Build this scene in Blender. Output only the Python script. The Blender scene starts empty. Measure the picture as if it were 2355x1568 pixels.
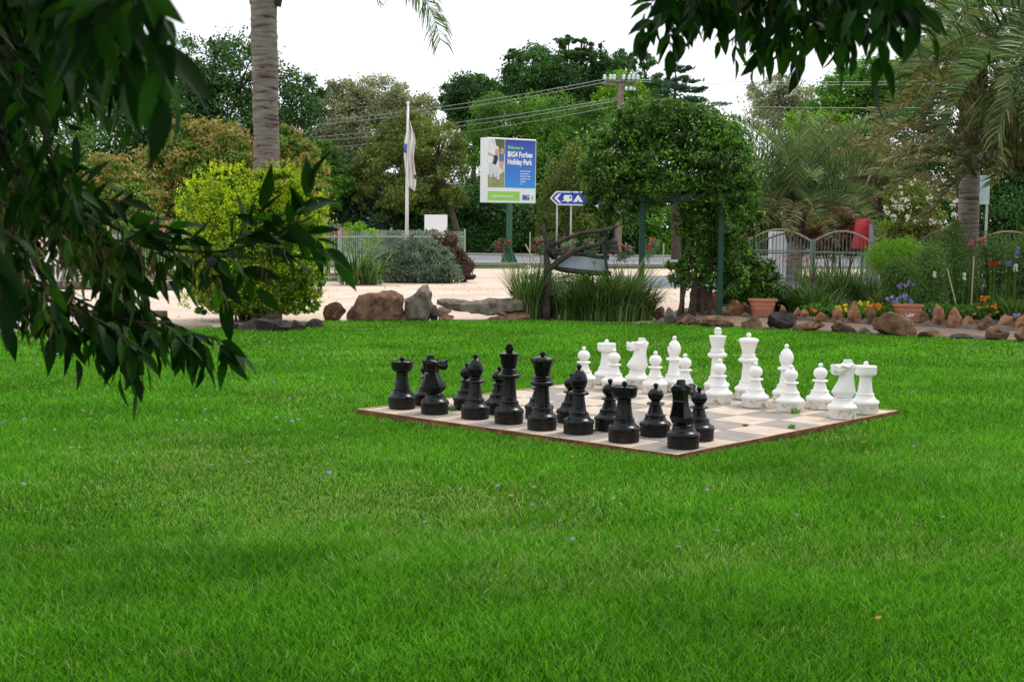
import bpy, bmesh, math, random
import numpy as np
from mathutils import Vector, Matrix, noise
random.seed(7); rng = np.random.default_rng(7)
S = bpy.context.scene; COL = S.collection
# ------------------------------------------------------------------ camera
W, H, F = 2354.0, 1568.0, 3200.0          # photo measured on a 2354 px wide copy; focal length in those px
PITCH, ROLL, CH = 0.083, 0.01, 1.63
cd = bpy.data.cameras.new('camera'); cam = bpy.data.objects.new('camera', cd); COL.objects.link(cam)
cd.sensor_width = 22.2; cd.lens = 22.2*F/W; cd.clip_start = .05; cd.clip_end = 3000
cam.matrix_world = Matrix.Translation((0, 0, CH)) @ Matrix.Rotation(math.pi/2-PITCH, 4, 'X') @ Matrix.Rotation(ROLL, 4, 'Z')
cd.dof.use_dof = True; cd.dof.focus_distance = 12.5; cd.dof.aperture_fstop = 6.5
S.camera = cam
# ------------------------------------------------------------------ world, sun, exposure
SUN_EL, SUN_AZ = math.radians(56), math.radians(50)      # azimuth from +Y towards +X
w = bpy.data.worlds.new('World'); S.world = w; w.use_nodes = True
nt = w.node_tree; nt.nodes.clear()
wo = nt.nodes.new('ShaderNodeOutputWorld'); bg = nt.nodes.new('ShaderNodeBackground'); bg.inputs[1].default_value = .105
sky = nt.nodes.new('ShaderNodeTexSky'); sky.sky_type = 'NISHITA'; sky.sun_disc = False
sky.sun_elevation = SUN_EL; sky.sun_rotation = SUN_AZ; sky.dust_density = 3
tcw = nt.nodes.new('ShaderNodeTexCoord'); nz = nt.nodes.new('ShaderNodeTexNoise'); nz.inputs['Scale'].default_value = 2.2; nz.inputs['Detail'].default_value = 5
rp = nt.nodes.new('ShaderNodeValToRGB'); rp.color_ramp.elements[0].position = .35; rp.color_ramp.elements[1].position = .65
rp.color_ramp.elements[0].color = (.88, .91, .99, 1); rp.color_ramp.elements[1].color = (1, 1, 1, 1)
vm = nt.nodes.new('ShaderNodeVectorMath'); vm.operation = 'SCALE'; vm.inputs['Scale'].default_value = 11.5
mx = nt.nodes.new('ShaderNodeMix'); mx.data_type = 'RGBA'; mx.inputs[0].default_value = .9
nt.links.new(tcw.outputs['Generated'], nz.inputs['Vector']); nt.links.new(nz.outputs['Fac'], rp.inputs[0])
nt.links.new(rp.outputs[0], vm.inputs[0]); nt.links.new(sky.outputs[0], mx.inputs[6]); nt.links.new(vm.outputs[0], mx.inputs[7])
nt.links.new(mx.outputs[2], bg.inputs[0]); nt.links.new(bg.outputs[0], wo.inputs[0])
sl = bpy.data.lights.new('sun', 'SUN'); sl.energy = 1.5; sl.angle = math.radians(14); sl.color = (1, .95, .87)
so = bpy.data.objects.new('sun', sl); COL.objects.link(so)
sdir = Vector((math.sin(SUN_AZ)*math.cos(SUN_EL), math.cos(SUN_AZ)*math.cos(SUN_EL), math.sin(SUN_EL)))
so.rotation_euler = sdir.to_track_quat('Z', 'Y').to_euler(); so.location = (20, 20, 40)
S.view_settings.view_transform = 'Standard'; S.view_settings.look = 'None'; S.view_settings.exposure = 0.30; S.view_settings.gamma = 1
# ------------------------------------------------------------------ measuring helpers (photo px -> metres)
cp_, sp_ = math.cos(PITCH), math.sin(PITCH)
def ray(px, py):
    a, b = px-W/2, py-H/2
    x = a*math.cos(ROLL)+b*math.sin(ROLL); y = -a*math.sin(ROLL)+b*math.cos(ROLL)
    return Vector((x/F, cp_-y/F*sp_, -sp_-y/F*cp_))
def G(px, py, z=0.0):
    r = ray(px, py); t = (z-CH)/r.z; return Vector((r.x*t, r.y*t, z))
def P(px, py, d):
    r = ray(px, py); t = d/r.y; return Vector((r.x*t, d, CH+r.z*t))
# ------------------------------------------------------------------ object helpers
def tag(o, label=None, cat=None, group=None, kind=None):
    if label: o['label'] = label
    if cat: o['category'] = cat
    if group: o['group'] = group
    if kind: o['kind'] = kind
    return o
def thing(name, loc, label, cat, group=None, rz=0):
    o = bpy.data.objects.new(name, None); COL.objects.link(o); o.location = loc; o.rotation_euler = (0, 0, rz); o.empty_display_size = .1
    return tag(o, label, cat, group)
def link(name, me, mats, parent=None, world=True):
    o = bpy.data.objects.new(name, me); COL.objects.link(o)
    for m in (mats if isinstance(mats, (list, tuple)) else [mats]): me.materials.append(m)
    if parent:
        o.parent = parent
        if world: o.matrix_parent_inverse = (Matrix.Translation(parent.location) @ parent.rotation_euler.to_matrix().to_4x4()).inverted() if parent.parent is None else Matrix.Identity(4)
    return o
def npmesh(name, V, Q, mats, parent=None, smooth=False, midx=None):
    """V (n,3), Q (m,k) all faces with k corners, world coordinates"""
    V = np.asarray(V, np.float32); Q = np.asarray(Q, np.int32); m, k = Q.shape
    me = bpy.data.meshes.new(name); me.vertices.add(len(V)); me.vertices.foreach_set('co', V.ravel())
    me.loops.add(m*k); me.loops.foreach_set('vertex_index', Q.ravel())
    me.polygons.add(m); me.polygons.foreach_set('loop_start', np.arange(0, m*k, k, dtype=np.int32))
    if midx is not None: me.polygons.foreach_set('material_index', np.asarray(midx, np.int32))
    me.polygons.foreach_set('use_smooth', np.full(m, smooth))
    me.update(calc_edges=True)
    return link(name, me, mats, parent)
class MB:
    """collects faces; build() links ONE mesh"""
    def __init__(s): s.v = []; s.f = []; s.mi = []
    def add(s, vs, fs, mi=0):
        n = len(s.v); s.v += [tuple(v) for v in vs]; s.f += [[i+n for i in f] for f in fs]; s.mi += [mi]*len(fs); return s
    def box(s, c, sx, sy, sz, M=None, mi=0):
        vs = [Vector((x*sx/2, y*sy/2, z*sz/2)) for x in (-1, 1) for y in (-1, 1) for z in (-1, 1)]
        if M: vs = [M @ v for v in vs]
        c = Vector(c); return s.add([c+v for v in vs], [(0, 1, 3, 2), (4, 6, 7, 5), (0, 4, 5, 1), (2, 3, 7, 6), (0, 2, 6, 4), (1, 5, 7, 3)], mi)
    def tube(s, pts, rad, seg=8, mi=0, cap=True):
        pts = [Vector(p) for p in pts]; rad = rad if isinstance(rad, (list, tuple)) else [rad]*len(pts)
        vs = []; fs = []; up = Vector((.13, .31, .94))
        for i, p in enumerate(pts):
            t = (pts[min(i+1, len(pts)-1)]-pts[max(i-1, 0)]).normalized()
            a = t.cross(up)
            if a.length < .1: a = t.cross(Vector((1, 0, 0)))
            a.normalize(); b = t.cross(a)
            for k in range(seg):
                an = 2*math.pi*k/seg; vs.append(p+(a*math.cos(an)+b*math.sin(an))*rad[i])
        for i in range(len(pts)-1):
            for k in range(seg): fs.append((i*seg+k, i*seg+(k+1) % seg, (i+1)*seg+(k+1) % seg, (i+1)*seg+k))
        if cap: fs.append(tuple(range(seg))[::-1]); fs.append(tuple((len(pts)-1)*seg+k for k in range(seg)))
        return s.add(vs, fs, mi)
    def lathe(s, prof, seg=32, M=None, mi=0):
        vs = []; fs = []; n = len(prof)
        for r, z in prof:
            for k in range(seg):
                a = 2*math.pi*k/seg; vs.append(Vector((r*math.cos(a), r*math.sin(a), z)))
        if M: vs = [M @ v for v in vs]
        for i in range(n-1):
            for k in range(seg): fs.append((i*seg+k, i*seg+(k+1) % seg, (i+1)*seg+(k+1) % seg, (i+1)*seg+k))
        fs.append(tuple(range(seg))[::-1]); fs.append(tuple((n-1)*seg+k for k in range(seg)))
        return s.add(vs, fs, mi)
    def poly(s, pts, mi=0): return s.add(pts, [tuple(range(len(pts)))], mi)
    def prism(s, pts, off, mi=0):
        n = len(pts); off = Vector(off); a = [Vector(p) for p in pts]; b = [p+off for p in a]
        return s.add(a+b, [tuple(range(n)), tuple(range(2*n-1, n-1, -1))]+[(i, i+n, (i+1) % n+n, (i+1) % n) for i in range(n)], mi)
    def build(s, name, mats, parent=None, smooth=False, bevel=0, local=False, sharp=None):
        me = bpy.data.meshes.new(name); me.from_pydata(s.v, [], s.f)
        me.polygons.foreach_set('material_index', s.mi)
        bm = bmesh.new(); bm.from_mesh(me); bmesh.ops.recalc_face_normals(bm, faces=bm.faces)
        if bevel: bmesh.ops.bevel(bm, geom=[e for e in bm.edges if e.is_manifold and e.calc_face_angle(0) > .5], offset=bevel, segments=1, affect='EDGES')
        bm.to_mesh(me); bm.free()
        if smooth: me.polygons.foreach_set('use_smooth', [True]*len(me.polygons))
        if smooth and sharp: me.set_sharp_from_angle(angle=math.radians(sharp))
        return link(name, me, mats, parent, world=not local)
# ------------------------------------------------------------------ materials
def mat(name, col, rough=.6, spec=.5, var=0, vscale=8, col2=None, bump=0, bscale=60, metal=0, coords='Object', detail=6, coat=0):
    m = bpy.data.materials.new(name); m.use_nodes = True; t = m.node_tree; b = t.nodes['Principled BSDF']
    b.inputs['Roughness'].default_value = rough; b.inputs['Specular IOR Level'].default_value = spec; b.inputs['Metallic'].default_value = metal
    b.inputs['Coat Weight'].default_value = coat
    b.inputs['Base Color'].default_value = (*col, 1)
    tc = t.nodes.new('ShaderNodeTexCoord')
    if var or col2:
        n = t.nodes.new('ShaderNodeTexNoise'); n.inputs['Scale'].default_value = vscale; n.inputs['Detail'].default_value = detail; n.inputs['Roughness'].default_value = .65
        r = t.nodes.new('ShaderNodeValToRGB'); r.color_ramp.elements[0].position = .35; r.color_ramp.elements[1].position = .66
        c2 = col2 or tuple(c*(1-var) for c in col)
        r.color_ramp.elements[0].color = (*c2, 1); r.color_ramp.elements[1].color = (*col, 1)
        t.links.new(tc.outputs[coords], n.inputs['Vector']); t.links.new(n.outputs['Fac'], r.inputs[0]); t.links.new(r.outputs[0], b.inputs['Base Color'])
    if bump:
        n2 = t.nodes.new('ShaderNodeTexNoise'); n2.inputs['Scale'].default_value = bscale; n2.inputs['Detail'].default_value = 8
        bp = t.nodes.new('ShaderNodeBump'); bp.inputs['Strength'].default_value = bump; bp.inputs['Distance'].default_value = .02
        t.links.new(tc.outputs[coords], n2.inputs['Vector']); t.links.new(n2.outputs['Fac'], bp.inputs['Height']); t.links.new(bp.outputs[0], b.inputs['Normal'])
    return m
def leafmat(name, cols, rough=.45, trans=.3, nscale=.6, nvar=.35, spec=.35):
    m = bpy.data.materials.new(name); m.use_nodes = True; t = m.node_tree; b = t.nodes['Principled BSDF']; o = t.nodes['Material Output']
    b.inputs['Roughness'].default_value = rough; b.inputs['Specular IOR Level'].default_value = spec
    g = t.nodes.new('ShaderNodeNewGeometry'); r = t.nodes.new('ShaderNodeValToRGB')
    while len(r.color_ramp.elements) < len(cols): r.color_ramp.elements.new(.5)
    for i, c in enumerate(cols):
        e = r.color_ramp.elements[i]; e.position = i/(len(cols)-1); e.color = (*c, 1)
    t.links.new(g.outputs['Random Per Island'], r.inputs[0])
    tc = t.nodes.new('ShaderNodeTexCoord'); n = t.nodes.new('ShaderNodeTexNoise'); n.inputs['Scale'].default_value = nscale; n.inputs['Detail'].default_value = 3
    mr = t.nodes.new('ShaderNodeMapRange'); mr.inputs[1].default_value = .35; mr.inputs[2].default_value = .65; mr.inputs[3].default_value = 1-nvar; mr.inputs[4].default_value = 1+nvar
    vs = t.nodes.new('ShaderNodeVectorMath'); vs.operation = 'SCALE'
    t.links.new(tc.outputs['Object'], n.inputs['Vector']); t.links.new(n.outputs['Fac'], mr.inputs[0]); t.links.new(mr.outputs[0], vs.inputs['Scale'])
    t.links.new(r.outputs[0], vs.inputs[0]); t.links.new(vs.outputs[0], b.inputs['Base Color'])
    tr = t.nodes.new('ShaderNodeBsdfTranslucent'); ms = t.nodes.new('ShaderNodeMixShader'); ms.inputs[0].default_value = trans
    ts = t.nodes.new('ShaderNodeVectorMath'); ts.operation = 'MULTIPLY'; ts.inputs[1].default_value = (1.15, 1.25, .6)
    t.links.new(vs.outputs[0], ts.inputs[0]); t.links.new(ts.outputs[0], tr.inputs[0])
    t.links.new(b.outputs[0], ms.inputs[1]); t.links.new(tr.outputs[0], ms.inputs[2]); t.links.new(ms.outputs[0], o.inputs[0])
    return m
# ------------------------------------------------------------------ vegetation builders (numpy)
def unit(a): return a/np.maximum(np.linalg.norm(a, axis=-1, keepdims=True), 1e-9)
def leaf_quads(Pn, size, aspect=.45, up=None, upw=.6, size_var=.4, fold=.15):
    n = len(Pn); nrm = rng.normal(size=(n, 3))
    if up is not None: nrm = unit(nrm)+np.asarray(up)*upw
    nrm = unit(nrm); t = rng.normal(size=(n, 3)); t = unit(t-(t*nrm).sum(1)[:, None]*nrm); b = np.cross(nrm, t)
    s = (size*(1+size_var*(rng.random(n)*2-1)))[:, None]
    V = np.stack([Pn-t*s*.5, Pn+b*s*aspect*.5+nrm*s*fold, Pn+t*s*.5, Pn-b*s*aspect*.5+nrm*s*fold*.3], 1).reshape(-1, 3)
    return V, np.arange(4*n).reshape(-1, 4)
def crown_points(blobs, n, clump=.26, per=70, shell=.5, flat=.8):
    vol = np.array([b[3]*b[4]*b[5] for b in blobs])**.72; cnt = (vol/vol.sum()*n).astype(int)
    out = []; ups = []
    for b, c in zip(blobs, cnt):
        k = max(3, c//per); d = unit(rng.normal(size=(k, 3))); rr = shell+(1-shell)*rng.random(k)**.6
        cc = d*rr[:, None]; w = rng.random(k)**1.2+.25; idx = rng.choice(k, c, p=w/w.sum())
        cs = clump*(.6+.8*rng.random(k))
        off = rng.normal(size=(c, 3))*cs[idx][:, None]*.5; off[:, 2] *= flat
        q = cc[idx]+off; R = np.array(b[3:6]); out.append(np.array(b[:3])+q*R); ups.append(unit(q*[1, 1, 1]+[0, 0, .35]))
    return np.concatenate(out), np.concatenate(ups)
def foliage(name, blobs, n, size, m, parent=None, aspect=.5, clump=.26, per=70, shell=.5, upw=.8, zmin=None, flat=.8):
    Pn, U = crown_points(blobs, n, clump, per, shell, flat)
    if zmin is not None: k = Pn[:, 2] > zmin; Pn, U = Pn[k], U[k]
    V, Q = leaf_quads(Pn, size, aspect, U, upw)
    return npmesh(name, V, Q, m, parent)
def pb(px, py, rx, ry, d, rd=None):
    c = P(px, py, d); k = d/F; return (c.x, c.y, c.z, rx*k, (rd if rd else (rx+ry)/2*k), ry*k)
def tree(name, label, cat, d, bx, tr, blobs, n, leaf, lm, bark, group=None, by=None, **kw):
    """blobs in photo px at distance d (optional 5th value: extra distance)"""
    B = [pb(b[0], b[1], b[2], b[3], d+(b[4] if len(b) > 4 else 0)) for b in blobs]
    base = P(bx, 500, d); base.z = 0
    t = thing(name, base, label, cat, group)
    tb = MB(); top = min(b[2] for b in B); cx = sum(b[0] for b in B)/len(B)
    fork = Vector((base.x*.7+cx*.3, d, max(.5, min(top, max(b[2] for b in B)*.5))))
    tr *= .72; tb.tube([base, (base+fork)/2+Vector((random.uniform(-.15, .15), 0, 0)), fork], [tr*1.25, tr, tr*.85], 9)
    for b in B:
        c = Vector(b[:3]); m1 = fork.lerp(c, .5)+Vector((random.uniform(-.3, .3), random.uniform(-.3, .3), random.uniform(0, .4)))
        tb.tube([fork, m1, c], [tr*.6, tr*.4, tr*.15], 6)
        for k in range(5):
            e = c+Vector((random.uniform(-.8, .8)*b[3], random.uniform(-.8, .8)*b[4], random.uniform(.1, .85)*b[5]))
            tb.tube([m1.lerp(c, .6), c.lerp(e, .5)+Vector((0, 0, .1)), e], [tr*.25, tr*.15, tr*.05], 5)
    tb.build('trunk', bark, t, smooth=True)
    foliage('crown', B, n, leaf, lm, t, **kw)
    return t
def blades(roots, h, wd, lean, m, name='foliage', parent=None, seg=4, az=None, leanvar=.5, hv=.3):
    """arching strap leaves; roots (n,3)"""
    n = len(roots); az = rng.random(n)*2*math.pi if az is None else az
    hh = h*(1+hv*(rng.random(n)*2-1)); ln = lean*(1+leanvar*(rng.random(n)*2-1)); ww = wd*(.7+.6*rng.random(n))
    dx = np.stack([np.cos(az), np.sin(az), np.zeros(n)], 1); sa = az+math.pi/2+rng.normal(size=n)*.5
    side = np.stack([np.cos(sa), np.sin(sa), np.zeros(n)], 1)
    rows = []
    for i in range(seg+1):
        s = i/seg; a = ln*s*1.0
        # integrate an arc: angle from vertical grows with s
        x = (1-np.cos(ln*s))/np.maximum(ln, .05); z = np.sin(ln*s)/np.maximum(ln, .05)
        c = roots+dx*(x*hh)[:, None]; c[:, 2] += z*hh
        wv = ww*(1-s**2.2)*(.55+.45*min(1, s*3))+ww*.03
        rows += [c-side*(wv/2)[:, None], c+side*(wv/2)[:, None]]
    V = np.stack(rows, 1).reshape(-1, 3); k = 2*(seg+1); base = np.arange(n)[:, None]*k
    Q = np.concatenate([base+np.array([2*i, 2*i+1, 2*i+3, 2*i+2]) for i in range(seg)], 0)
    return npmesh(name, V, Q, m, parent)
def clump_roots(c, r, n):
    a = rng.random(n)*2*math.pi; q = r*np.sqrt(rng.random(n)); return np.stack([c[0]+q*np.cos(a), c[1]+q*np.sin(a), np.full(n, c[2])], 1), a
def frond(base, az, el, L, droop, ll, n, parent, lm, twist=.0, hang=.5, wl=.03, rach=.018, vee=.5, name='frond'):
    """feather leaf: arched rachis with leaflets either side"""
    N = 14; pts = [Vector(base)]; e = el; h = Vector((math.cos(az), math.sin(az), 0))
    for i in range(N):
        e2 = e-droop*(i/N)**1.2; pts.append(pts[-1]+(h*math.cos(e2)+Vector((0, 0, math.sin(e2))))*L/N)
    A = np.array([tuple(p) for p in pts]); t = np.linspace(.14, .995, n); idx = t*N; i0 = np.minimum(idx.astype(int), N-1); fr = (idx-i0)[:, None]
    C = A[i0]*(1-fr)+A[i0+1]*fr; T = unit(A[i0+1]-A[i0]); side = unit(np.cross(T, [0, 0, 1.])); upn = np.cross(side, T)
    Vs = []; Qs = []; off = 0
    for sg in (-1, 1):
        ln = ll*(np.sin(np.clip(t*1.02, 0, 1)*math.pi)**.45*.85+.15)*(1-.35*t)*(.85+.3*rng.random(n))
        d0 = unit(T*(.35+.5*t[:, None])+side*sg+upn*(vee*.8+.3*rng.random((n, 1)))+rng.normal(size=(n, 3))*.2)
        hg = hang*(.6+.8*rng.random(n))
        p0 = C; p1 = C+d0*(ln*.5)[:, None]; p1[:, 2] -= hg*ln*.10
        p2 = p1+unit(d0+np.array([0, 0, -1.])*hg[:, None])*(ln*.5)[:, None]
        wv = unit(T*.8+rng.normal(size=(n, 3))*.5)*wl/2
        V = np.stack([p0-wv*.6, p0+wv*.6, p1+wv, p1-wv, p2+wv*.12, p2-wv*.12], 1).reshape(-1, 3)
        b = np.arange(n)[:, None]*6+off; Qs += [b+np.array([0, 1, 2, 3]), b+np.array([3, 2, 4, 5])]; Vs.append(V); off += 6*n
    V = np.concatenate(Vs); Q = np.concatenate(Qs)
    o = MB(); o.tube(pts, [rach*(1-.8*i/N) for i in range(N+1)], 5)
    k = len(V); V = np.concatenate([V, np.array(o.v)]); Qr = np.array([f for f in o.f if len(f) == 4])+k; Q = np.concatenate([Q, Qr])
    return npmesh(name, V, Q, lm, parent)
def rock_mesh(sz, seed, sub=3, cuts=9, rough=.12, taper=0):
    bm = bmesh.new(); bmesh.ops.create_icosphere(bm, subdivisions=sub, radius=1); r = random.Random(seed); o = Vector((r.uniform(0, 90), r.uniform(0, 90), 0))
    pl = [(Vector((r.gauss(0, 1), r.gauss(0, 1), r.gauss(0, .8))).normalized(), r.uniform(.34, .74)) for _ in range(cuts+3)]
    for v in bm.verts:
        for n, dd in pl:
            q = v.co.dot(n)-dd
            if q > 0: v.co -= n*q*.92
        v.co += v.co.normalized()*(noise.noise(v.co*1.3+o)*rough*1.2+noise.noise(v.co*4+o)*rough*.7+noise.noise(v.co*9+o)*rough*.3)
    xs = [v.co.x for v in bm.verts]; ys = [v.co.y for v in bm.verts]; zs = [v.co.z for v in bm.verts]
    for v in bm.verts:
        v.co = Vector(((v.co.x-min(xs))/(max(xs)-min(xs))-.5, (v.co.y-min(ys))/(max(ys)-min(ys))-.5, (v.co.z-min(zs))/(max(zs)-min(zs))))
        tp = 1-taper*v.co.z**1.3; v.co.x = v.co.x*tp+taper*.25*v.co.z*(1 if seed % 2 else -1)*.6; v.co.y *= tp
        v.co.x *= sz[0]; v.co.y *= sz[1]; v.co.z *= sz[2]
    me = bpy.data.meshes.new('rock'); bm.to_mesh(me); bm.free(); me.polygons.foreach_set('use_smooth', [True]*len(me.polygons)); me.set_sharp_from_angle(angle=math.radians(20))
    return me
def rock(x0, x1, y0, y1, m, label, seed, name='rock', cat='rock', group=None, dep=None, sink=.04, rot=0, cuts=9, taper=0):
    c = G((x0+x1)/2, y1); d = c.y; k = d/F; wx = (x1-x0)*k*1.1; hz = (y1-y0)*k+sink; dy = dep or wx*.7
    me = rock_mesh((wx, dy, hz), seed, cuts=cuts, taper=taper); o = link(name, me, m); o.location = (c.x, c.y+dy*.4, -sink); o.rotation_euler = (0, rot, random.Random(seed).uniform(-.25, .25))
    return tag(o, label, cat, group)
exec_parts = []
# ------------------------------------------------------------------ setting: ground, lawn, gravel, road
def sheet(name, pts, z, m):
    o = MB(); o.poly([(p[0], p[1], z) for p in pts]); r = o.build(name, m); 
    if r.data.polygons[0].normal.z < 0: r.data.flip_normals()
    r['kind'] = 'structure'; return r
M_soil = mat('soil', (.10, .07, .05), .95, .2, .5, 3, bump=.4)
M_far = mat('far_grass', (.07, .13, .03), .95, .1, .4, .5)
M_lawn = mat('lawn_soil', (.024, .072, .006), .95, .05, .45, 14)
M_gravel = mat('gravel', (.72, .59, .49), .95, .15, 0, .55, col2=(.56, .43, .34), bump=.6, bscale=60, detail=12)
M_road = mat('asphalt', (.22, .225, .25), .85, .3, .2, 4, bump=.2)
M_line = mat('line_paint', (.75, .75, .75), .7)
M_verge = mat('verge', (.08, .22, .03), .95, .05, .45, 6)
M_kerb = mat('concrete', (.36, .34, .31), .9, .2, .3, 10, bump=.3)
o = sheet('ground', [(-900, -300), (900, -300), (900, 1800), (-900, 1800)], -.03, M_far)
edge = [(-700, 790), (-60, 768), (200, 762), (470, 757), (745, 742), (1000, 741), (1250, 741), (1495, 744), (1740, 757), (2000, 770), (2354, 787), (2900, 812)]
EDG = [G(*e) for e in edge]
LAWN = [(-14, -12), (EDG[0].x, 14)] + [(e.x, e.y) for e in EDG] + [(22, 8), (22, -12)]
sheet('lawn', LAWN, 0, M_lawn)
gr = [(-90, 12), (EDG[0].x-3, 14)] + [(e.x, e.y) for e in EDG[:8]] + [(G(1700, 700).x, G(1700, 700).y), (G(2300, 655).x, G(2300, 655).y), (G(2500, 619).x, G(2500, 619).y), (G(1000, 619).x, G(1000, 619).y+.5), (-90, 46)]
sheet('gravel_drive', gr, -.004+.0, M_gravel)
def gp(*l): return [(G(*q).x, G(*q).y) for q in l]
sheet('garden_soil', [(e.x, e.y) for e in EDG[7:]] + gp((2900, 650), (2300, 648), (1900, 655), (1690, 690), (1560, 712)), .004, M_soil)
sheet('asphalt_entry', gp((1430, 634), (1480, 662), (2700, 664), (2700, 634)), .000, M_road)
y0, y1 = 56.5, 61.0
sheet('verge', [(-80, y0), (80, y0), (80, y1), (-80, y1)], .004, M_verge)
sheet('road', [(-300, y1), (300, y1), (300, y1+13), (-300, y1+13)], -.012, M_road)
for yy, nm in ((y1+1.2, 'edge_line'), (y1+11.8, 'edge_line')): sheet(nm, [(-300, yy), (300, yy), (300, yy+.35), (-300, yy+.35)], -.006, M_line)
b = MB()
for k in range(-30, 31): b.poly([(k*9, y1+6.2, -.006), (k*9+3, y1+6.2, -.006), (k*9+3, y1+6.5, -.006), (k*9, y1+6.5, -.006)])
b.build('centre_line', M_line)['kind'] = 'structure'
b = MB(); b.box((0, y0-.1, .05), 160, .2, .14); b.build('verge_kerb', M_kerb, bevel=.02)['kind'] = 'structure'
b = MB(); b.box((0, y1+13.1, .05), 600, .2, .16); b.build('far_kerb', M_kerb, bevel=.02)['kind'] = 'structure'
sheet('far_verge', [(-300, y1+13.2), (300, y1+13.2), (300, y1+22), (-300, y1+22)], -.004, mat('dry_verge', (.12, .22, .04), .95, .05, .4, 3, col2=(.25, .22, .10)))
# ------------------------------------------------------------------ lawn grass (uncountable)
Lc, Bc, Rc = G(820, 939), G(1557, 1047), G(2066, 948)
YAW = -.732; ux = Vector((math.cos(YAW), math.sin(YAW), 0)); uy = Vector((-math.sin(YAW), math.cos(YAW), 0)); KB = 1-.049/CH; SIDE = 3.44*KB
O0 = Vector((-.397*SIDE, 3.545*SIDE, 0))
def inpoly(x, y, poly):
    c = np.zeros(len(x), bool); n = len(poly)
    for i in range(n):
        x1, y1_ = poly[i]; x2, y2 = poly[(i+1) % n]
        k = ((y1_ > y) != (y2 > y)); xi = (x2-x1)*(y-y1_)/((y2-y1_) or 1e-9)+x1; c ^= k & (x < xi)
    return c
M_grass = leafmat('grass_blades', [(.018, .100, .004), (.060, .245, .006), (.120, .375, .012), (.22, .48, .030)], .5, .40, .7, .2, .16)
M_grassp = leafmat('worn_grass_blades', [(.14, .32, .03), (.24, .42, .06), (.36, .46, .13), (.48, .48, .24)], .45, .3, .8, .15, .3)
def fld(x, y, sc, seed):
    r = np.random.default_rng(seed); v = 0
    for k in range(9):
        a = r.random()*6.283; f = sc*(.6+1.6*r.random()); v = v+np.sin((x*math.cos(a)+y*math.sin(a))*f+r.random()*6.28)
    return v/3.0
def grass():
    Vs = []; Qs = []; off = 0
    MI = []
    for d0, d1, dens, h, wd in ((2.8, 7.2, 11500, .050, .0040), (7.2, 11, 6800, .044, .0050), (11, 16, 3600, .040, .0072), (16, 27, 1700, .036, .012)):
        hw0 = d1*.40+2.7; n = int((d1-d0)*2*hw0*dens); x = (rng.random(n)*2-1)*hw0; y = d0+(d1-d0)*rng.random(n)
        k = (np.abs(x) < y*.39+2.6) & inpoly(x, y, LAWN)
        bx = (x-O0.x)*ux.x+(y-O0.y)*ux.y; by = (x-O0.x)*uy.x+(y-O0.y)*uy.y
        k &= ~((bx > -.02) & (bx < SIDE+.02) & (by > -.02) & (by < SIDE+.02))
        x, y, bx, by = x[k], y[k], bx[k], by[k]; n = len(x)
        dist = np.maximum(np.maximum(-bx, bx-SIDE), np.maximum(-by, by-SIDE))
        lush = fld(x, y, 1.1, 5)+.6*fld(x, y, 5, 6); wear = fld(x, y, 1.6, 8)*.6+fld(x, y, 6, 9)*.35+1.5*np.exp(-((x+1.2)/2.0)**2-((y-8.6)/1.9)**2)+.5*np.exp(-((x-.6)/1.6)**2-((y-7.4)/1.2)**2)
        hh = h*(.45+.85*rng.random(n)**.8)*np.clip(1+.22*lush-.18*wear, .5, 1.6)*np.where(dist < .07, .62, np.where(dist < .2, 1.15, 1.0))
        pale = rng.random(n) < np.clip(.02+.24*(wear-.25), .015, .6)
        az = rng.random(n)*2*math.pi; ln = hh*(.25+.9*rng.random(n)); ww = wd*(.7+.6*rng.random(n))
        r = np.stack([x, y, np.zeros(n)-.002], 1); dx = np.stack([np.cos(az), np.sin(az), np.zeros(n)], 1); sa = rng.random(n)*2*math.pi
        side = np.stack([np.cos(sa), np.sin(sa), np.zeros(n)], 1)
        m = r+dx*(ln*.35)[:, None]; m[:, 2] = hh*.6; t = r+dx*ln[:, None]; t[:, 2] = hh
        V = np.stack([r-side*ww[:, None]/2, r+side*ww[:, None]/2, m+side*ww[:, None]*.42, m-side*ww[:, None]*.42, t+side*ww[:, None]*.08, t-side*ww[:, None]*.08], 1).reshape(-1, 3)
        b = np.arange(n)[:, None]*6+off; Qs.append(np.concatenate([b+[0, 1, 2, 3], b+[3, 2, 4, 5]])); MI.append(np.concatenate([pale, pale]).astype(int)); Vs.append(V); off += 6*n
    print('blades', off//6)
    o = npmesh('grass', np.concatenate(Vs), np.concatenate(Qs), [M_grass, M_grassp], midx=np.concatenate(MI)); tag(o, 'short bright green mown grass of the lawn', 'grass', kind='stuff')
grass()
# ------------------------------------------------------------------ chess board
M_tl = mat('pale_paver', (.62, .52, .42), .85, .2, 0, 5, col2=(.47, .39, .31), bump=.15, bscale=120)
M_td = mat('grey_paver', (.33, .30, .27), .85, .2, 0, 5, col2=(.25, .225, .20), bump=.15, bscale=120)
M_joint = mat('joint_sand', (.10, .09, .07), .95)
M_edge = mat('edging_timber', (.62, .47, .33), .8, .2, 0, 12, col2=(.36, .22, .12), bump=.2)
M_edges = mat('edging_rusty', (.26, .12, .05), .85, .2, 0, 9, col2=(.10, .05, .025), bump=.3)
bt = thing('giant_chessboard', O0, 'giant outdoor chessboard of pale and grey square pavers sunk in the lawn', 'chessboard', rz=YAW)
ZB = .045; ew = .03; ts = (SIDE-2*ew)/8; b = MB()
b.poly([(ew, ew, ZB-.012), (SIDE-ew, ew, ZB-.012), (SIDE-ew, SIDE-ew, ZB-.012), (ew, SIDE-ew, ZB-.012)], 2)
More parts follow.
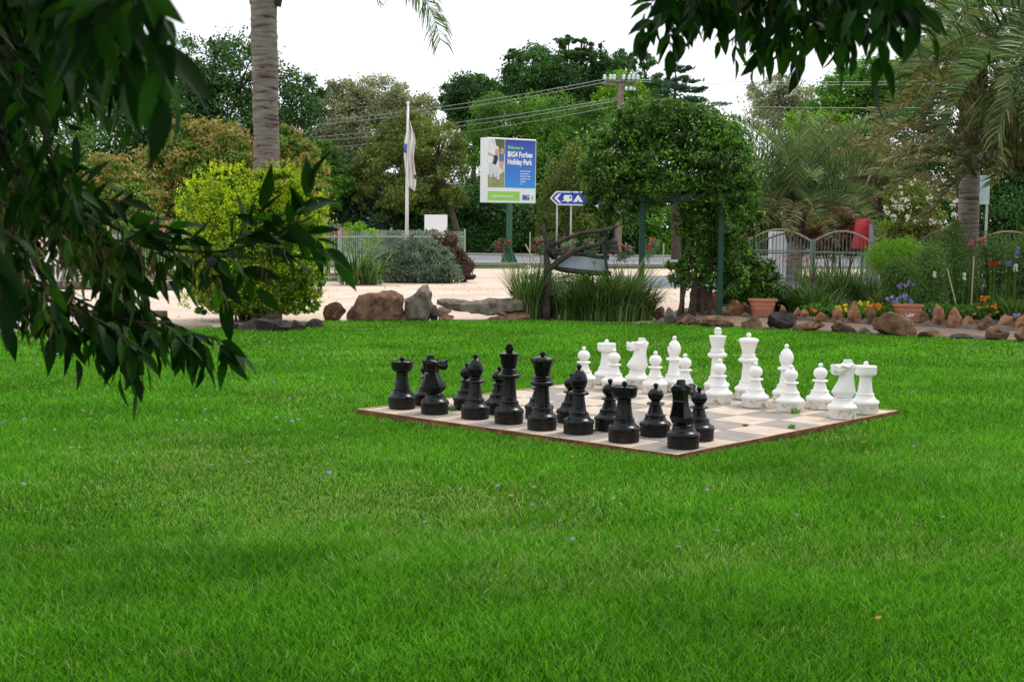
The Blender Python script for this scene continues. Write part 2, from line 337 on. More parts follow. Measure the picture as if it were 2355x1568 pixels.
for i in range(8):
    for j in range(8):
        dz = random.uniform(-.0015, .0015); b.box((ew+ts*(i+.5), ew+ts*(j+.5), ZB-.03+dz), ts-.009, ts-.009, .06, Matrix.Rotation(random.uniform(-.006, .006), 3, 'Z'), (i+j) % 2)
b.build('paving', [M_tl, M_td, M_joint], bt, local=True)
for (x, y, sx, sy) in ((SIDE/2, ew/2, SIDE, ew-.004), (SIDE/2, SIDE-ew/2, SIDE, ew-.004), (ew/2, SIDE/2, ew-.004, SIDE-2*ew), (SIDE-ew/2, SIDE/2, ew-.004, SIDE-2*ew)):
    q = MB(); q.box((x, y, ZB-.04+.004), sx, sy, .08); e = q.build('edge_board', [M_edges, M_edge], bt, local=True)
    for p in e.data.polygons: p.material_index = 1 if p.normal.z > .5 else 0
# ------------------------------------------------------------------ chess pieces
def piece_mat(name, col, dirt, rough, basem):
    m = mat(name, col, rough, .5); t = m.node_tree; bs = t.nodes['Principled BSDF']
    tc = t.nodes.new('ShaderNodeTexCoord'); n = t.nodes.new('ShaderNodeTexNoise'); n.inputs['Scale'].default_value = 26 if basem else 9; n.inputs['Detail'].default_value = 9; n.inputs['Roughness'].default_value = .7
    r = t.nodes.new('ShaderNodeValToRGB'); r.color_ramp.elements[0].position = .5 if basem else .62; r.color_ramp.elements[1].position = .66 if basem else .8
    r.color_ramp.elements[0].color = (*col, 1); r.color_ramp.elements[1].color = (*dirt, 1)
    t.links.new(tc.outputs['Object'], n.inputs['Vector']); t.links.new(n.outputs['Fac'], r.inputs[0]); t.links.new(r.outputs[0], bs.inputs['Base Color'])
    n2 = t.nodes.new('ShaderNodeTexNoise'); n2.inputs['Scale'].default_value = 14; n2.inputs['Detail'].default_value = 6
    mr = t.nodes.new('ShaderNodeMapRange'); mr.inputs[3].default_value = rough*.7; mr.inputs[4].default_value = rough*1.5
    t.links.new(tc.outputs['Object'], n2.inputs['Vector']); t.links.new(n2.outputs['Fac'], mr.inputs[0]); t.links.new(mr.outputs[0], bs.inputs['Roughness'])
    return m
def dim(m): m.node_tree.nodes['Principled BSDF'].inputs['Specular IOR Level'].default_value = .27; return m
PM = {'black': (piece_mat('black_plastic', (.004, .005, .006), (.02, .019, .018), .24, 0), piece_mat('black_base', (.008, .007, .006), (.035, .028, .022), .5, 1)),
      'white': (piece_mat('white_plastic', (.82, .81, .78), (.66, .63, .57), .35, 0), piece_mat('white_base', (.74, .71, .65), (.22, .18, .14), .6, 1))}
def foot(zr):   # drum + bulge + shoulder, shared by every piece
    return [(.106, 0), (.114, .004), (.115, .072), (.117, .078)], [(.117, .0785), (.1215, .086), (.1225, .096), (.119, .108), (.108, .118), (.094, .126), (.084, .140), (.079, .154), (.0775, .162), (.0765, .164), (.079, .166), (.079, .173), (.068, .1735), (.066, .177)]
def arc(cx, z0, z1, r0, n=7):
    return [(cx+r0*math.sin(math.pi*i/(n-1)), z0+(z1-z0)*(1-math.cos(math.pi*i/(n-1)))/2) for i in range(n)]
def sphere(rz, rr, zc, z0=-1, n=11):
    return [(max(.002, rr*math.cos(a)), zc+rz*math.sin(a)) for a in [math.asin(max(-1, z0))+(math.pi/2-math.asin(max(-1, z0)))*i/(n-1) for i in range(n)]]
def knob(z, r=.021): return [(.011, z-.012), (.010, z)] + sphere(r, r, z+r*.9, -.8)
def squash(prof, k): return [(r, z*k) for r, z in prof]
def make_piece(kind, colour):
    mm, mbm = PM[colour]; t = thing('chess_'+kind, (0, 0, 0), 'x', 'chess piece'); lo, hi = foot(0)
    k = {'pawn': .925, 'rook': .983, 'bishop': .924, 'queen': .965, 'king': 1.017, 'knight': .97}[kind]
    def L(prof, name, m=mm, seg=40, parent=t, sharp=50):
        q = MB(); q.lathe(squash(prof, k), seg); return q.build(name, m, parent, smooth=True, local=True, sharp=sharp)
    L(lo, 'base', mbm)
    if kind == 'pawn':
        L(hi+[(.062, .180), (.056, .205), (.047, .235), (.043, .254)]+arc(.046, .254, .277, .025)+[(.038, .279), (.036, .284)], 'body')
        hd = L([(.030, .2845), (.030, .2865)]+sphere(.058, .0615, .338, -.86)[:-2]+[(.012, .394)], 'head'); L(knob(.395), 'finial')
    elif kind == 'rook':
        L(hi+[(.066, .180), (.060, .215), (.054, .260), (.051, .300), (.051, .322)], 'body')
        q = MB(); q.lathe(squash([(.051, .3225), (.075, .331), (.088, .340), (.092, .347), (.0895, .350), (.0895, .353), (.0935, .357), (.0945, .412), (.090, .416), (.087, .409), (.03, .411), (.012, .413)], k), 48)
        for a in range(6):
            an = a*math.pi/3+.3; q.box((math.cos(an)*.0925, math.sin(an)*.0925, .398*k), .008, .005, .03, Matrix.Rotation(an, 3, 'Z'))
        q.build('turret', mm, t, smooth=True, local=True, sharp=35); L(knob(.417), 'finial')
    elif kind == 'bishop':
        L(hi+[(.062, .180), (.055, .22), (.048, .27), (.044, .315)]+arc(.050, .315, .350, .030)+[(.050, .352), (.050, .358), (.047, .360), (.047, .368), (.044, .371)], 'body')
        pr = squash([(.044, .3715), (.055, .388), (.063, .412), (.066, .437), (.063, .462), (.054, .486), (.041, .508), (.027, .524), (.017, .532), (.010, .536)], k)
        q = MB(); q.lathe(pr, 40); o = q.build('mitre', mm, t, smooth=True, local=True, sharp=40)
        # the diagonal cleft of the mitre
        bm = bmesh.new(); bm.from_mesh(o.data); bmesh.ops.subdivide_edges(bm, edges=[e for e in bm.edges if e.calc_length() > .006], cuts=1, use_grid_fill=True)
        n = Vector((-.62, 0, .78)).normalized()
        for v in bm.verts:
            d = (v.co-Vector((.030, 0, .455*k))).dot(n)
            if abs(d) < .010 and v.co.x > .004 and v.co.z > .38: v.co.x -= .030*(1-abs(d)/.010*.4); v.co.y *= .75
        bm.to_mesh(o.data); bm.free(); o.data.set_sharp_from_angle(angle=math.radians(40))
        L(knob(.536), 'finial')
    elif kind in ('king', 'queen'):
        L(hi+[(.064, .180), (.060, .22), (.055, .28), (.052, .33), (.052, .350)]+arc(.058, .350, .398, .036)+[(.066, .400), (.070, .405), (.066, .411), (.060, .414), (.062, .420), (.067, .425), (.062, .431), (.056, .433)], 'body')
        if kind == 'king':
            L([(.055, .4335), (.060, .455), (.070, .500), (.079, .540), (.083, .549), (.081, .553), (.05, .556), (.030, .558), (.022, .566)], 'crown')
            q = MB()
            for (w1, w2, z0, z1) in ((.022, .024, .563, .570), (.030, .034, .571, .578), (.034, .034, .579, .603), (.030, .024, .6035, .609), (.020, .020, .6095, .612), (.031, .031, .6125, .620), (.031, .008, .6205, .633)):
                q.add([Vector((s[0]*w, s[1]*w*.8, z*k)) for z, w in ((z0, w1), (z1, w2)) for s in ((-1, -.7), (-.7, -1), (.7, -1), (1, -.7), (1, .7), (.7, 1), (-.7, 1), (-1, .7))],
                      [tuple(range(8))[::-1], tuple(range(8, 16))]+[(i, (i+1) % 8, (i+1) % 8+8, i+8) for i in range(8)])
            q.build('cross', mm, t, local=True, bevel=.0015)
        else:
            q = MB(); pr = [(.054, .4335), (.060, .455), (.068, .490), (.081, .535), (.090, .550), (.094, .562), (.090, .574), (.078, .580), (.04, .588), (.012, .590)]; q.lathe(squash(pr, k), 72)
            o = q.build('crown', mm, t, smooth=True, local=True, sharp=45)
            for v in o.data.vertices:
                r = math.hypot(v.co.x, v.co.y); zz = v.co.z/k
                if .50 < zz < .578 and r > .05:
                    a = math.atan2(v.co.y, v.co.x); s = 1-.075*abs(math.cos(a*6))*min(1, (zz-.50)/.06); v.co.x *= s; v.co.y *= s; v.co.z -= .010*abs(math.cos(a*6))*(zz > .545)
            L(knob(.592, .023), 'finial')
    else:
        L(hi[:-2]+[(.076, .172), (.072, .176)], 'body')
        def ring(z, xb, xf, hw, fw, rb=0):  # flat ridged mane panel behind, sides converging on a keeled chest
            return [(xb+rb, -hw), (xb*.45+xf*.55, -hw*.98), (xf-.022, -fw), (xf, -fw*.25), (xf, fw*.25), (xf-.022, fw), (xb*.45+xf*.55, hw*.98), (xb+rb, hw), (xb-.003+rb, 0)], z
        rows = []
        base = [(.176, -.064, .066, .056, .034), (.222, -.090, .108, .062, .026), (.262, -.083, .084, .056, .022), (.305, -.078, .052, .050, .020), (.345, -.074, .036, .047, .018), (.385, -.080, .036, .047, .020), (.425, -.094, .055, .052, .024), (.447, -.092, .050, .044, .022)]
        # ridges of the mane down the back
        zs = []; n = 30
        for i in range(n+1):
            z = .176+(.445-.176)*i/n
            for a, c in zip(base, base[1:]):
                if a[0] <= z <= c[0]+1e-9:
                    f = (z-a[0])/(c[0]-a[0]); v = [a[j]*(1-f)+c[j]*f for j in range(1, 5)]; break
            rb = .0065*(1 if i % 2 else -1) if .225 < z < .345 else 0
            rows.append(ring(z, v[0], v[1], v[2], v[3], rb))
        q = MB(); vs = [Vector((x, y, z)) for r, z in rows for x, y in r]; m9 = 9
        fs = [(i*m9+j, i*m9+(j+1) % m9, (i+1)*m9+(j+1) % m9, (i+1)*m9+j) for i in range(len(rows)-1) for j in range(m9)]
        fs += [tuple(range(m9))[::-1], tuple((len(rows)-1)*m9+j for j in range(m9))]; q.add(vs, fs); q.build('neck', mm, t, local=True)
        # head: loft from the poll forward to the muzzle
        q = MB(); secs = [(-.104, .426, .452, .030), (-.080, .410, .464, .050), (-.030, .396, .467, .056), (.010, .385, .452, .050), (.050, .370, .440, .040), (.078, .364, .444, .036), (.100, .372, .456, .033), (.106, .384, .452, .027)]
        vs = [Vector((x, y*h, z)) for x, z0, z1, h in secs for y, z in ((-.75, z0), (-1, z0*.6+z1*.4), (-.8, z1-.004), (-.3, z1), (.3, z1), (.8, z1-.004), (1, z0*.6+z1*.4), (.75, z0))]
        fs = [(i*8+j, i*8+(j+1) % 8, (i+1)*8+(j+1) % 8, (i+1)*8+j) for i in range(len(secs)-1) for j in range(8)]+[tuple(range(8))[::-1], tuple(56+j for j in range(8))]
        q.add(vs, fs); hd = q.build('horse_head', mm, t, local=True)
        q = MB()
        for s in range(5): q.box((-.045+s*.0, 0, .468+s*.0055), .076-s*.008, .046-s*.004, .004)
        q.box((-.042, 0, .478), .058, .036, .028)
        q.build('forelock', mm, t, local=True, bevel=.002)
        q = MB()
        for sg in (-1, 1):
            q.box((.100, sg*.029, .438), .012, .009, .012); q.box((.096, 0, .398), .026, .072, .006)
            q.add([Vector((.002, sg*.046, .440)), Vector((.040, sg*.043, .430)), Vector((.030, sg*.047, .447)), Vector((.004, sg*.047, .452))], [(0, 1, 2, 3)])
            q.tube([(-.06, sg*.046, .452), (-.01, sg*.057, .432), (.05, sg*.044, .448)], [.009, .012, .007], 6)
        q.build('face_detail', mm, t, local=True)
    return t
def copy_tree(o, parent=None):
    c = o.copy(); COL.objects.link(c); c.parent = parent
    for ch in o.children: copy_tree(ch, c)
    return c
dim(PM['black'][0]); dim(PM['black'][1])
PIECES = [
 ('black', 'rook', 924, 943, 'black rook nearest the left corner of the chessboard'),
 ('black', 'knight', 999, 955, 'black knight with ridged mane beside the left corner rook'),
 ('black', 'bishop', 1092, 966.3, 'black bishop between the left black knight and the black king'),
 ('black', 'king', 1169.5, 977.5, 'black king with faceted cross, tallest of the black pieces'),
 ('black', 'queen', 1245.5, 992, 'black queen with scalloped crown beside the black king'),
 ('black', 'bishop', 1329.3, 1000.8, 'black bishop between the black queen and the right black rook'),
 ('black', 'rook', 1433.6, 1020.4, 'black rook standing beside the bishop towards the near corner of the board'),
 ('black', 'knight', 1570, 1034.8, 'black knight with ridged mane at the near corner of the board'),
 ('black', 'pawn', 982, 934.8, 'black pawn half hidden behind the left black knight'),
 ('black', 'pawn', 1073, 944.5, 'black pawn just behind and left of the left black bishop'),
 ('black', 'pawn', 1147, 954.8, 'black pawn peeping out left behind the black king'),
 ('black', 'pawn', 1239, 965, 'black pawn almost hidden behind the black queen'),
 ('black', 'pawn', 1313, 975.2, 'black pawn partly hidden left behind the right black bishop'),
 ('black', 'pawn', 1401, 993.7, 'black pawn left behind the right black rook'),
 ('black', 'pawn', 1505.6, 1007, 'black pawn in full view between right black rook and near corner knight'),
 ('black', 'pawn', 1605, 1016.9, 'black pawn right behind the near corner black knight'),
 ('white', 'rook', 1393, 885.4, 'white rook at the far corner of the chessboard'),
 ('white', 'knight', 1464, 894.5, 'white knight beside the far corner white rook'),
 ('white', 'bishop', 1548, 901.9, 'white bishop with deep cleft between the far white knight and white king'),
 ('white', 'king', 1647, 912, 'white king with faceted cross, tallest of the white pieces'),
 ('white', 'queen', 1718, 920.3, 'white queen with scalloped crown beside the white king'),
 ('white', 'bishop', 1805, 928.6, 'white bishop between the white queen and the right white knight'),
 ('white', 'knight', 1935, 965.7, 'white knight nearest the right corner edge in front of the rook'),
 ('white', 'rook', 1987, 953.8, 'white rook nearest the right corner of the chessboard'),
 ('white', 'pawn', 1341, 893.4, 'white pawn furthest left, standing alone before the far corner rook'),
 ('white', 'pawn', 1410.6, 899.8, 'white pawn right in front of the far corner white rook'),
 ('white', 'pawn', 1505.2, 906.9, 'white pawn between the far white knight and white bishop'),
 ('white', 'pawn', 1573, 914.5, 'white pawn just right of the far white bishop'),
 ('white', 'pawn', 1652, 930.7, 'white pawn standing right in front of the white king'),
 ('white', 'pawn', 1735, 939.3, 'white pawn standing right in front of the white queen'),
 ('white', 'pawn', 1816, 948.8, 'white pawn standing in front of the right white bishop'),
 ('white', 'pawn', 1883.6, 943, 'white pawn between right bishop and right knight with a dark scratch'),
]
protos = {}
for i, (c, kd, px, py, lab) in enumerate(PIECES):
    if (c, kd) not in protos: protos[(c, kd)] = t = make_piece(kd, c)
    else: t = copy_tree(protos[(c, kd)])
    g = G(px, py, ZB); dr = Vector((g.x, g.y, 0)).normalized(); g = g+dr*.115; g.z = ZB+.002
    t.location = g; base_rot = {1: .55, 7: .95, 17: math.pi+.12, 22: math.pi+.42}.get(i, 0)
    if kd == 'bishop': base_rot += {0: .2, 2: .9, 5: 2.2, 18: 2.6, 21: 2.3}.get(i, 0)
    t.rotation_euler = (0, 0, base_rot+random.uniform(-.12, .12)+(0.0 if kd == 'knight' else random.uniform(-1, 1)*(kd in ('pawn', 'rook'))))
    t['label'] = lab; t['group'] = c+' chess pieces'; t['category'] = 'chess '+kd
# ------------------------------------------------------------------ plant materials
M_bark = mat('bark', (.11, .085, .065), .95, .1, .5, 6, bump=.6, bscale=20)
M_barkg = mat('pale_bark', (.38, .34, .29), .9, .1, .4, 4, bump=.3)
L_dark = leafmat('dark_leaves', [(.022, .075, .018), (.045, .13, .026), (.085, .20, .035)], .5, .3, .35, .4)
L_mid = leafmat('mid_leaves', [(.05, .14, .018), (.10, .24, .028), (.18, .36, .04)], .5, .35, .35, .4)
L_lime = leafmat('lime_leaves', [(.09, .22, .012), (.17, .36, .02), (.28, .48, .03)], .5, .35)
L_gold = leafmat('golden_leaves', [(.12, .26, .006), (.32, .48, .010), (.60, .68, .018), (.74, .76, .03)], .5, .35, 1.4, .3)
L_goldg = leafmat('inner_green_leaves', [(.04, .12, .008), (.10, .24, .01), (.20, .38, .02)], .5, .3, 1.4, .3)
L_olive = leafmat('olive_leaves', [(.07, .11, .022), (.14, .19, .035), (.26, .30, .06)], .6, .3, .5, .4)
L_gum = leafmat('gum_leaves', [(.16, .19, .10), (.26, .29, .15), (.40, .41, .24)], .6, .3)
L_blue = leafmat('grey_green_leaves', [(.07, .12, .08), (.13, .20, .13), (.24, .31, .21)], .6, .2)
L_bluegreen = leafmat('blue_green_leaves', [(.02, .07, .035), (.04, .11, .05), (.08, .17, .075)], .6, .2)
L_orange = leafmat('orange_tip_leaves', [(.10, .18, .03), (.20, .27, .05), (.36, .28, .08), (.62, .32, .15)], .55, .35, .9, .25)
L_ogreen = leafmat('orange_shrub_green', [(.06, .15, .02), (.13, .26, .035), (.24, .34, .05)], .55, .3, .9, .25)
L_red = leafmat('reddish_leaves', [(.09, .05, .04), (.17, .08, .06), (.10, .11, .06)], .6, .2)
L_vine = leafmat('vine_leaves', [(.012, .05, .008), (.032, .11, .012), (.085, .22, .018), (.24, .40, .03)], .4, .3, 1.6, .45, .5)
L_strap = leafmat('strap_leaves', [(.02, .06, .012), (.04, .12, .018), (.09, .20, .03), (.30, .30, .13)], .5, .25, 1.5, .3)
L_palmred = leafmat('bronze_palm_leaflets', [(.035, .07, .018), (.08, .12, .028), (.19, .16, .05), (.34, .25, .13), (.09, .16, .04)], .42, .3, .9, .3, .5)
L_palm = leafmat('palm_leaflets', [(.035, .075, .025), (.08, .14, .035), (.16, .23, .055), (.32, .27, .11)], .4, .25, .9, .3, .5)
L_palmdry = leafmat('dry_palm_leaflets', [(.07, .08, .03), (.18, .14, .07), (.42, .33, .21)], .6, .25, .9, .3)
L_palmgrey = leafmat('grey_palm_leaflets', [(.03, .085, .028), (.08, .16, .05), (.17, .26, .09), (.33, .28, .14)], .5, .25, .9, .3)
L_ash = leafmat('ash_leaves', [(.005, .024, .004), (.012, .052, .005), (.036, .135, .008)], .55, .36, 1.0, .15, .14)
L_keys = leafmat('seed_keys', [(.05, .06, .012), (.09, .10, .02), (.13, .12, .04)], .6, .3)
L_light = leafmat('airy_leaves', [(.05, .12, .025), (.10, .20, .04), (.19, .30, .08)], .5, .3)
def petal(name, c, v=.3): return leafmat(name, [tuple(x*(1-v) for x in c), c], .6, .25, 3, .1)
F_red, F_orange, F_yellow = petal('red_petals', (.65, .02, .02)), petal('orange_petals', (.85, .25, .01)), petal('yellow_petals', (.85, .6, .02))
F_purple, F_white, F_pink, F_coral = petal('purple_petals', (.35, .25, .65)), petal('white_petals', (.8, .8, .72)), petal('pink_petals', (.8, .1, .25)), petal('coral_petals', (.55, .10, .05))
# ------------------------------------------------------------------ background trees
tree('shade_tree', 'tall dark green tree behind the palm trunk, rising above the orange shrubs', 'tree', 82, 480, .3,
     [(455, 165, 75, 75), (560, 170, 90, 82), (400, 260, 110, 90), (530, 280, 130, 90), (300, 300, 130, 85), (700, 235, 62, 70), (640, 300, 90, 60), (250, 400, 120, 90), (420, 420, 190, 80)],
     70000, .21, L_dark, M_bark, 'trees beyond the road', clump=.30, per=90)
tree('shade_tree', 'dark green tree at the left edge, seen through the hanging leaves', 'tree', 80, 90, .3,
     [(120, 330, 130, 110), (30, 380, 120, 120), (200, 430, 130, 90), (-120, 300, 160, 150)], 30000, .21, L_mid, M_bark, 'trees beyond the road')
tree('gum_tree', 'pale grey-green gum tree far behind the flag, low domed crown', 'tree', 100, 870, .35,
     [(790, 250, 75, 62), (870, 235, 80, 62), (945, 260, 66, 50), (860, 320, 150, 70), (985, 330, 60, 60), (740, 340, 80, 60)], 52000, .21, L_gum, M_barkg, 'trees beyond the road', clump=.24, per=50, shell=.3)
tree('casuarina_tree', 'rounded olive green tree with leaning dark trunk between the flagpole and park sign', 'tree', 77, 1066, .26,
     [(950, 325, 90, 62), (890, 370, 72, 60), (1000, 340, 70, 62), (1035, 410, 52, 58), (940, 430, 80, 55), (870, 450, 55, 50), (1010, 470, 55, 30)], 36000, .17, L_olive, M_bark, 'trees beyond the road', clump=.26, per=160, aspect=.4, shell=.6, flat=.7)
tree('dark_pine_tree', 'dark umbrella-shaped tree top with bare branches left of the power pole', 'tree', 92, 1290, .32,
     [(1225, 170, 76, 62), (1320, 205, 85, 60), (1200, 225, 60, 50), (1378, 150, 32, 46), (1300, 95, 26, 16), (1345, 105, 24, 15), (1322, 130, 44, 20), (1405, 190, 40, 55), (1290, 270, 100, 50), (1180, 118, 14, 8), (1440, 150, 24, 20)],
     64000, .19, L_dark, M_bark, 'trees beyond the road', clump=.22, per=60, shell=.45)
tree('dark_pine_tree', 'small dark tree crown left of the umbrella-shaped dark tree, above the wires', 'tree', 95, 1090, .25,
     [(1085, 215, 66, 45), (1040, 240, 30, 28), (1130, 225, 34, 40), (1090, 270, 60, 45)], 24000, .2, L_dark, M_bark, 'trees beyond the road', clump=.25)
tree('dark_pine_tree', 'thin dark tree top just right of the power pole crossarm', 'tree', 94, 1490, .2,
     [(1480, 140, 30, 20), (1430, 135, 24, 22), (1520, 195, 28, 20), (1470, 205, 44, 34), (1500, 250, 60, 50)], 17000, .18, L_dark, M_bark, 'trees beyond the road', clump=.3)
tree('leafy_tree', 'bright mid green tree behind the park sign', 'tree', 84, 1230, .3,
     [(1150, 280, 75, 62), (1260, 290, 90, 75), (1120, 350, 70, 60), (1240, 390, 120, 80), (1350, 300, 70, 60), (1310, 400, 80, 80), (1090, 450, 60, 60), (1200, 480, 130, 60)], 70000, .165, L_mid, M_bark, 'trees beyond the road', clump=.26, per=80)
tree('lime_tree', 'yellow-green tree top directly behind the power pole', 'tree', 88, 1430, .2,
     [(1430, 195, 44, 32), (1400, 240, 40, 40), (1460, 240, 50, 40), (1430, 290, 70, 50)], 17000, .17, L_lime, M_bark, 'trees beyond the road', clump=.28)
tree('olive_shrub', 'olive brown tall shrub between the park sign and the vine arch', 'shrub', 76.5, 1300, .12,
     [(1290, 430, 50, 62), (1330, 380, 45, 60), (1270, 500, 45, 60), (1340, 470, 50, 80)], 13000, .15, L_olive, M_bark, 'shrubs beyond the road', clump=.3)
# cedar: flat tiers
ct = thing('cedar_tree', Vector((P(1555, 500, 70).x, 70, 0)), 'cedar with flat drooping tiers above the vine arch', 'tree', 'trees beyond the road')
q = MB(); c0 = ct.location; q.tube([c0, P(1550, 300, 70), P(1553, 152, 70)], [.25, .12, .02], 7); q.build('trunk', M_bark, ct)
tb_ = [pb(1553+o, y, rx, ry, 70, 1.5) for o, y, rx, ry in ((0, 157, 16, 4), (-14, 168, 26, 4), (22, 160, 30, 3), (-30, 186, 30, 4), (28, 184, 34, 4), (0, 200, 34, 7), (-40, 212, 30, 4), (45, 208, 40, 5), (5, 228, 60, 8), (-30, 245, 60, 8), (50, 240, 60, 9), (0, 270, 100, 16))]
foliage('crown', tb_, 9000, .2, L_bluegreen, ct, clump=.3, aspect=.3)
tree('gum_tree', 'wispy pale gum tree far behind, between the vine arch and the bright tree', 'tree', 105, 1790, .3,
     [(1790, 195, 34, 26), (1760, 225, 50, 36), (1830, 225, 44, 36), (1775, 265, 70, 34), (1850, 270, 50, 36)], 13000, .19, L_gum, M_barkg, 'trees beyond the road', clump=.32, per=30, shell=.2)
tree('plane_tree', 'bright green broad-leaved tree behind the palms at upper right', 'tree', 82, 1960, .3,
     [(1950, 200, 66, 42), (1920, 235, 56, 38), (2010, 180, 60, 50), (2070, 230, 80, 60), (1990, 260, 70, 40), (2120, 160, 60, 70)], 42000, .17, L_mid, M_bark, 'trees beyond the road', clump=.26, per=70)
tree('dark_tree', 'very dark tree mass between the palms at right', 'tree', 78, 2120, .3,
     [(2080, 330, 110, 90), (2180, 400, 110, 100), (2300, 330, 110, 110), (2290, 470, 120, 80), (2420, 250, 120, 160)], 46000, .19, L_dark, M_bark, 'trees beyond the road', clump=.3)
tree('lime_tree', 'soft yellow-green tree behind the first feather palm', 'tree', 80, 1880, .2,
     [(1880, 285, 50, 34), (1930, 300, 55, 36), (1840, 300, 40, 40), (1900, 340, 90, 44)], 12000, .2, L_lime, M_bark, 'trees beyond the road', clump=.3)
# hedges / bushes that close the view under the trees
def bush(name, label, cat, d, blobs, n, leaf, lm, group=None, stem=M_bark, under=None, **kw):
    B = [pb(b[0], b[1], b[2], b[3], d+(b[4] if len(b) > 4 else 0)) for b in blobs]; cx = sum(b[0] for b in B)/len(B)
    t = thing(name, (cx, d, 0), label, cat, group); q = MB()
    for b in B:
        for k in range(3):
            e = Vector((b[0]+random.uniform(-.5, .5)*b[3], b[1]+random.uniform(-.4, .4)*b[4], b[2]+random.uniform(-.2, .6)*b[5]))
            s0 = Vector((cx+(b[0]-cx)*.6+random.uniform(-.1, .1), d, 0)); q.tube([s0, s0.lerp(e, .5)+Vector((random.uniform(-.05, .05), 0, 0)), e], [.03, .02, .008], 5)
    q.build('stem', stem, t); kw.setdefault('zmin', .01); foliage('foliage', B, n, leaf, lm, t, **kw)
    if under: foliage('lower_foliage', [(b[0], b[1]-.1, b[2]-b[5]*.18, b[3]*.97, b[4]*.97, b[5]*.9) for b in B], n, leaf, under, t, **kw)
    return t
for i, (bl, lm, lab, n) in enumerate([
    ([(800, 440, 80, 80), (860, 530, 90, 70), (780, 520, 60, 90)], L_bluegreen, 'dark blue-green thicket across the road behind the fence left end', 16000),
    ([(960, 480, 80, 70), (1000, 550, 90, 60), (900, 560, 60, 50)], L_dark, 'dark thicket across the road behind the blank white sign', 15000),
    ([(1110, 500, 60, 70), (1140, 550, 80, 50), (1080, 560, 60, 40)], L_dark, 'dark thicket across the road under the park sign', 13000),
    ([(1240, 530, 90, 60), (1340, 540, 80, 60), (1420, 540, 70, 60)], L_dark, 'dark thicket across the road behind the direction sign and red roses', 17000),
    ([(1530, 520, 80, 80), (1620, 540, 80, 60), (1700, 520, 90, 90)], L_mid, 'green thicket across the road seen through the arch', 15000),
    ([(1800, 500, 90, 90), (1900, 480, 90, 100), (2010, 500, 90, 90)], L_olive, 'olive thicket behind the gate under the feather palm', 17000),
    ([(2150, 520, 90, 90), (2270, 530, 90, 90), (2400, 500, 110, 130)], L_mid, 'green thicket behind the flower bed at far right', 15000),
    ([(100, 500, 110, 80), (250, 520, 110, 70), (420, 540, 130, 60), (600, 540, 130, 60), (-60, 500, 110, 110)], L_dark, 'dark thicket behind the orange-tipped shrubs at left', 18000)]):
    bush('thicket', lab, 'bush', 80, bl, int(n*2.2), .23, lm, 'thickets across the road')
bush('green_shrub', 'fresh green rounded shrub right of the palm trunk below the gum tree', 'shrub', 77, [(745, 360, 44, 36), (770, 410, 50, 44), (740, 440, 50, 50)], 9000, .17, L_mid, 'shrubs beyond the road')
# orange-tipped shrubs
bush('orange_tipped_shrub', 'largest shrub with salmon orange new tips left of the palm trunk', 'shrub', 47, [(440, 330, 75, 60), (510, 360, 80, 75), (400, 400, 100, 80), (480, 450, 120, 80)], 26000, .13, L_orange, 'orange-tipped shrubs', clump=.2, per=60, under=L_ogreen)
bush('orange_tipped_shrub', 'orange-tipped shrub just right of the palm trunk', 'shrub', 46, [(660, 330, 50, 40), (690, 385, 60, 60), (630, 420, 60, 60), (700, 440, 50, 50)], 14000, .13, L_orange, 'orange-tipped shrubs', clump=.2, per=60, under=L_ogreen)
bush('orange_tipped_shrub', 'lower orange-tipped shrub at left behind the hanging leaves', 'shrub', 45, [(250, 410, 80, 60), (180, 440, 80, 60), (290, 460, 80, 60), (230, 500, 120, 60)], 17000, .13, L_orange, 'orange-tipped shrubs', clump=.2, per=60, under=L_ogreen)
# ------------------------------------------------------------------ golden shrub, rock ring, palm
pc = G(600, 748); pd = pc.y+.9
gs = thing('golden_shrub', (P(578, 700, pd).x, pd, 0), 'big round golden-leaved shrub growing round the foot of the palm trunk', 'shrub')
gb = [pb(580, 500, 150, 90, pd), (P(578, 600, pd).x, pd, 1.05, 1.10, 1.0, 1.0), pb(462, 470, 56, 58, pd), pb(690, 485, 60, 66, pd), pb(530, 425, 62, 40, pd), pb(640, 430, 66, 42, pd-.3), pb(580, 670, 130, 62, pd), pb(476, 600, 56, 80, pd), pb(705, 600, 54, 90, pd), pb(520, 640, 70, 90, pd-.35), pb(640, 560, 80, 80, pd-.4), pb(520, 520, 66, 60, pd-.4), pb(690, 690, 44, 50, pd), pb(470, 690, 40, 44, pd)]
q = MB()
for k in range(26):
    a = random.uniform(0, 6.28); r = random.uniform(.2, 1.05); s0 = Vector((gs.location.x+math.cos(a)*.25, pd+math.sin(a)*.25, 0)); e = Vector((gs.location.x+math.cos(a)*r, pd+math.sin(a)*r, random.uniform(.5, 2.1)))
    q.tube([s0, s0.lerp(e, .5)+Vector((0, 0, .1)), e], [.02, .014, .005], 5)
q.build('stem', M_bark, gs)
foliage('inner_foliage', [(b[0], b[1], b[2], b[3]*.86, b[4]*.86, b[5]*.86) for b in gb], 42000, .07, L_goldg, gs, clump=.16, per=60, zmin=.12)
Pn, U = crown_points(gb, 86000, .13, 60, .86); k = Pn[:, 2] > .12; Pn, U = Pn[k], U[k]; V, Q = leaf_quads(Pn, .046, .5, U, 1.0)
gprob = np.clip(.12+.62*(1.85-Pn[:, 2])/1.3+.25*fld(Pn[:, 0], Pn[:, 2], 3.5, 31), .02, .8)
npmesh('golden_foliage', V, Q, [L_gold, L_goldg], gs, midx=(rng.random(len(Pn)) < gprob).astype(int))
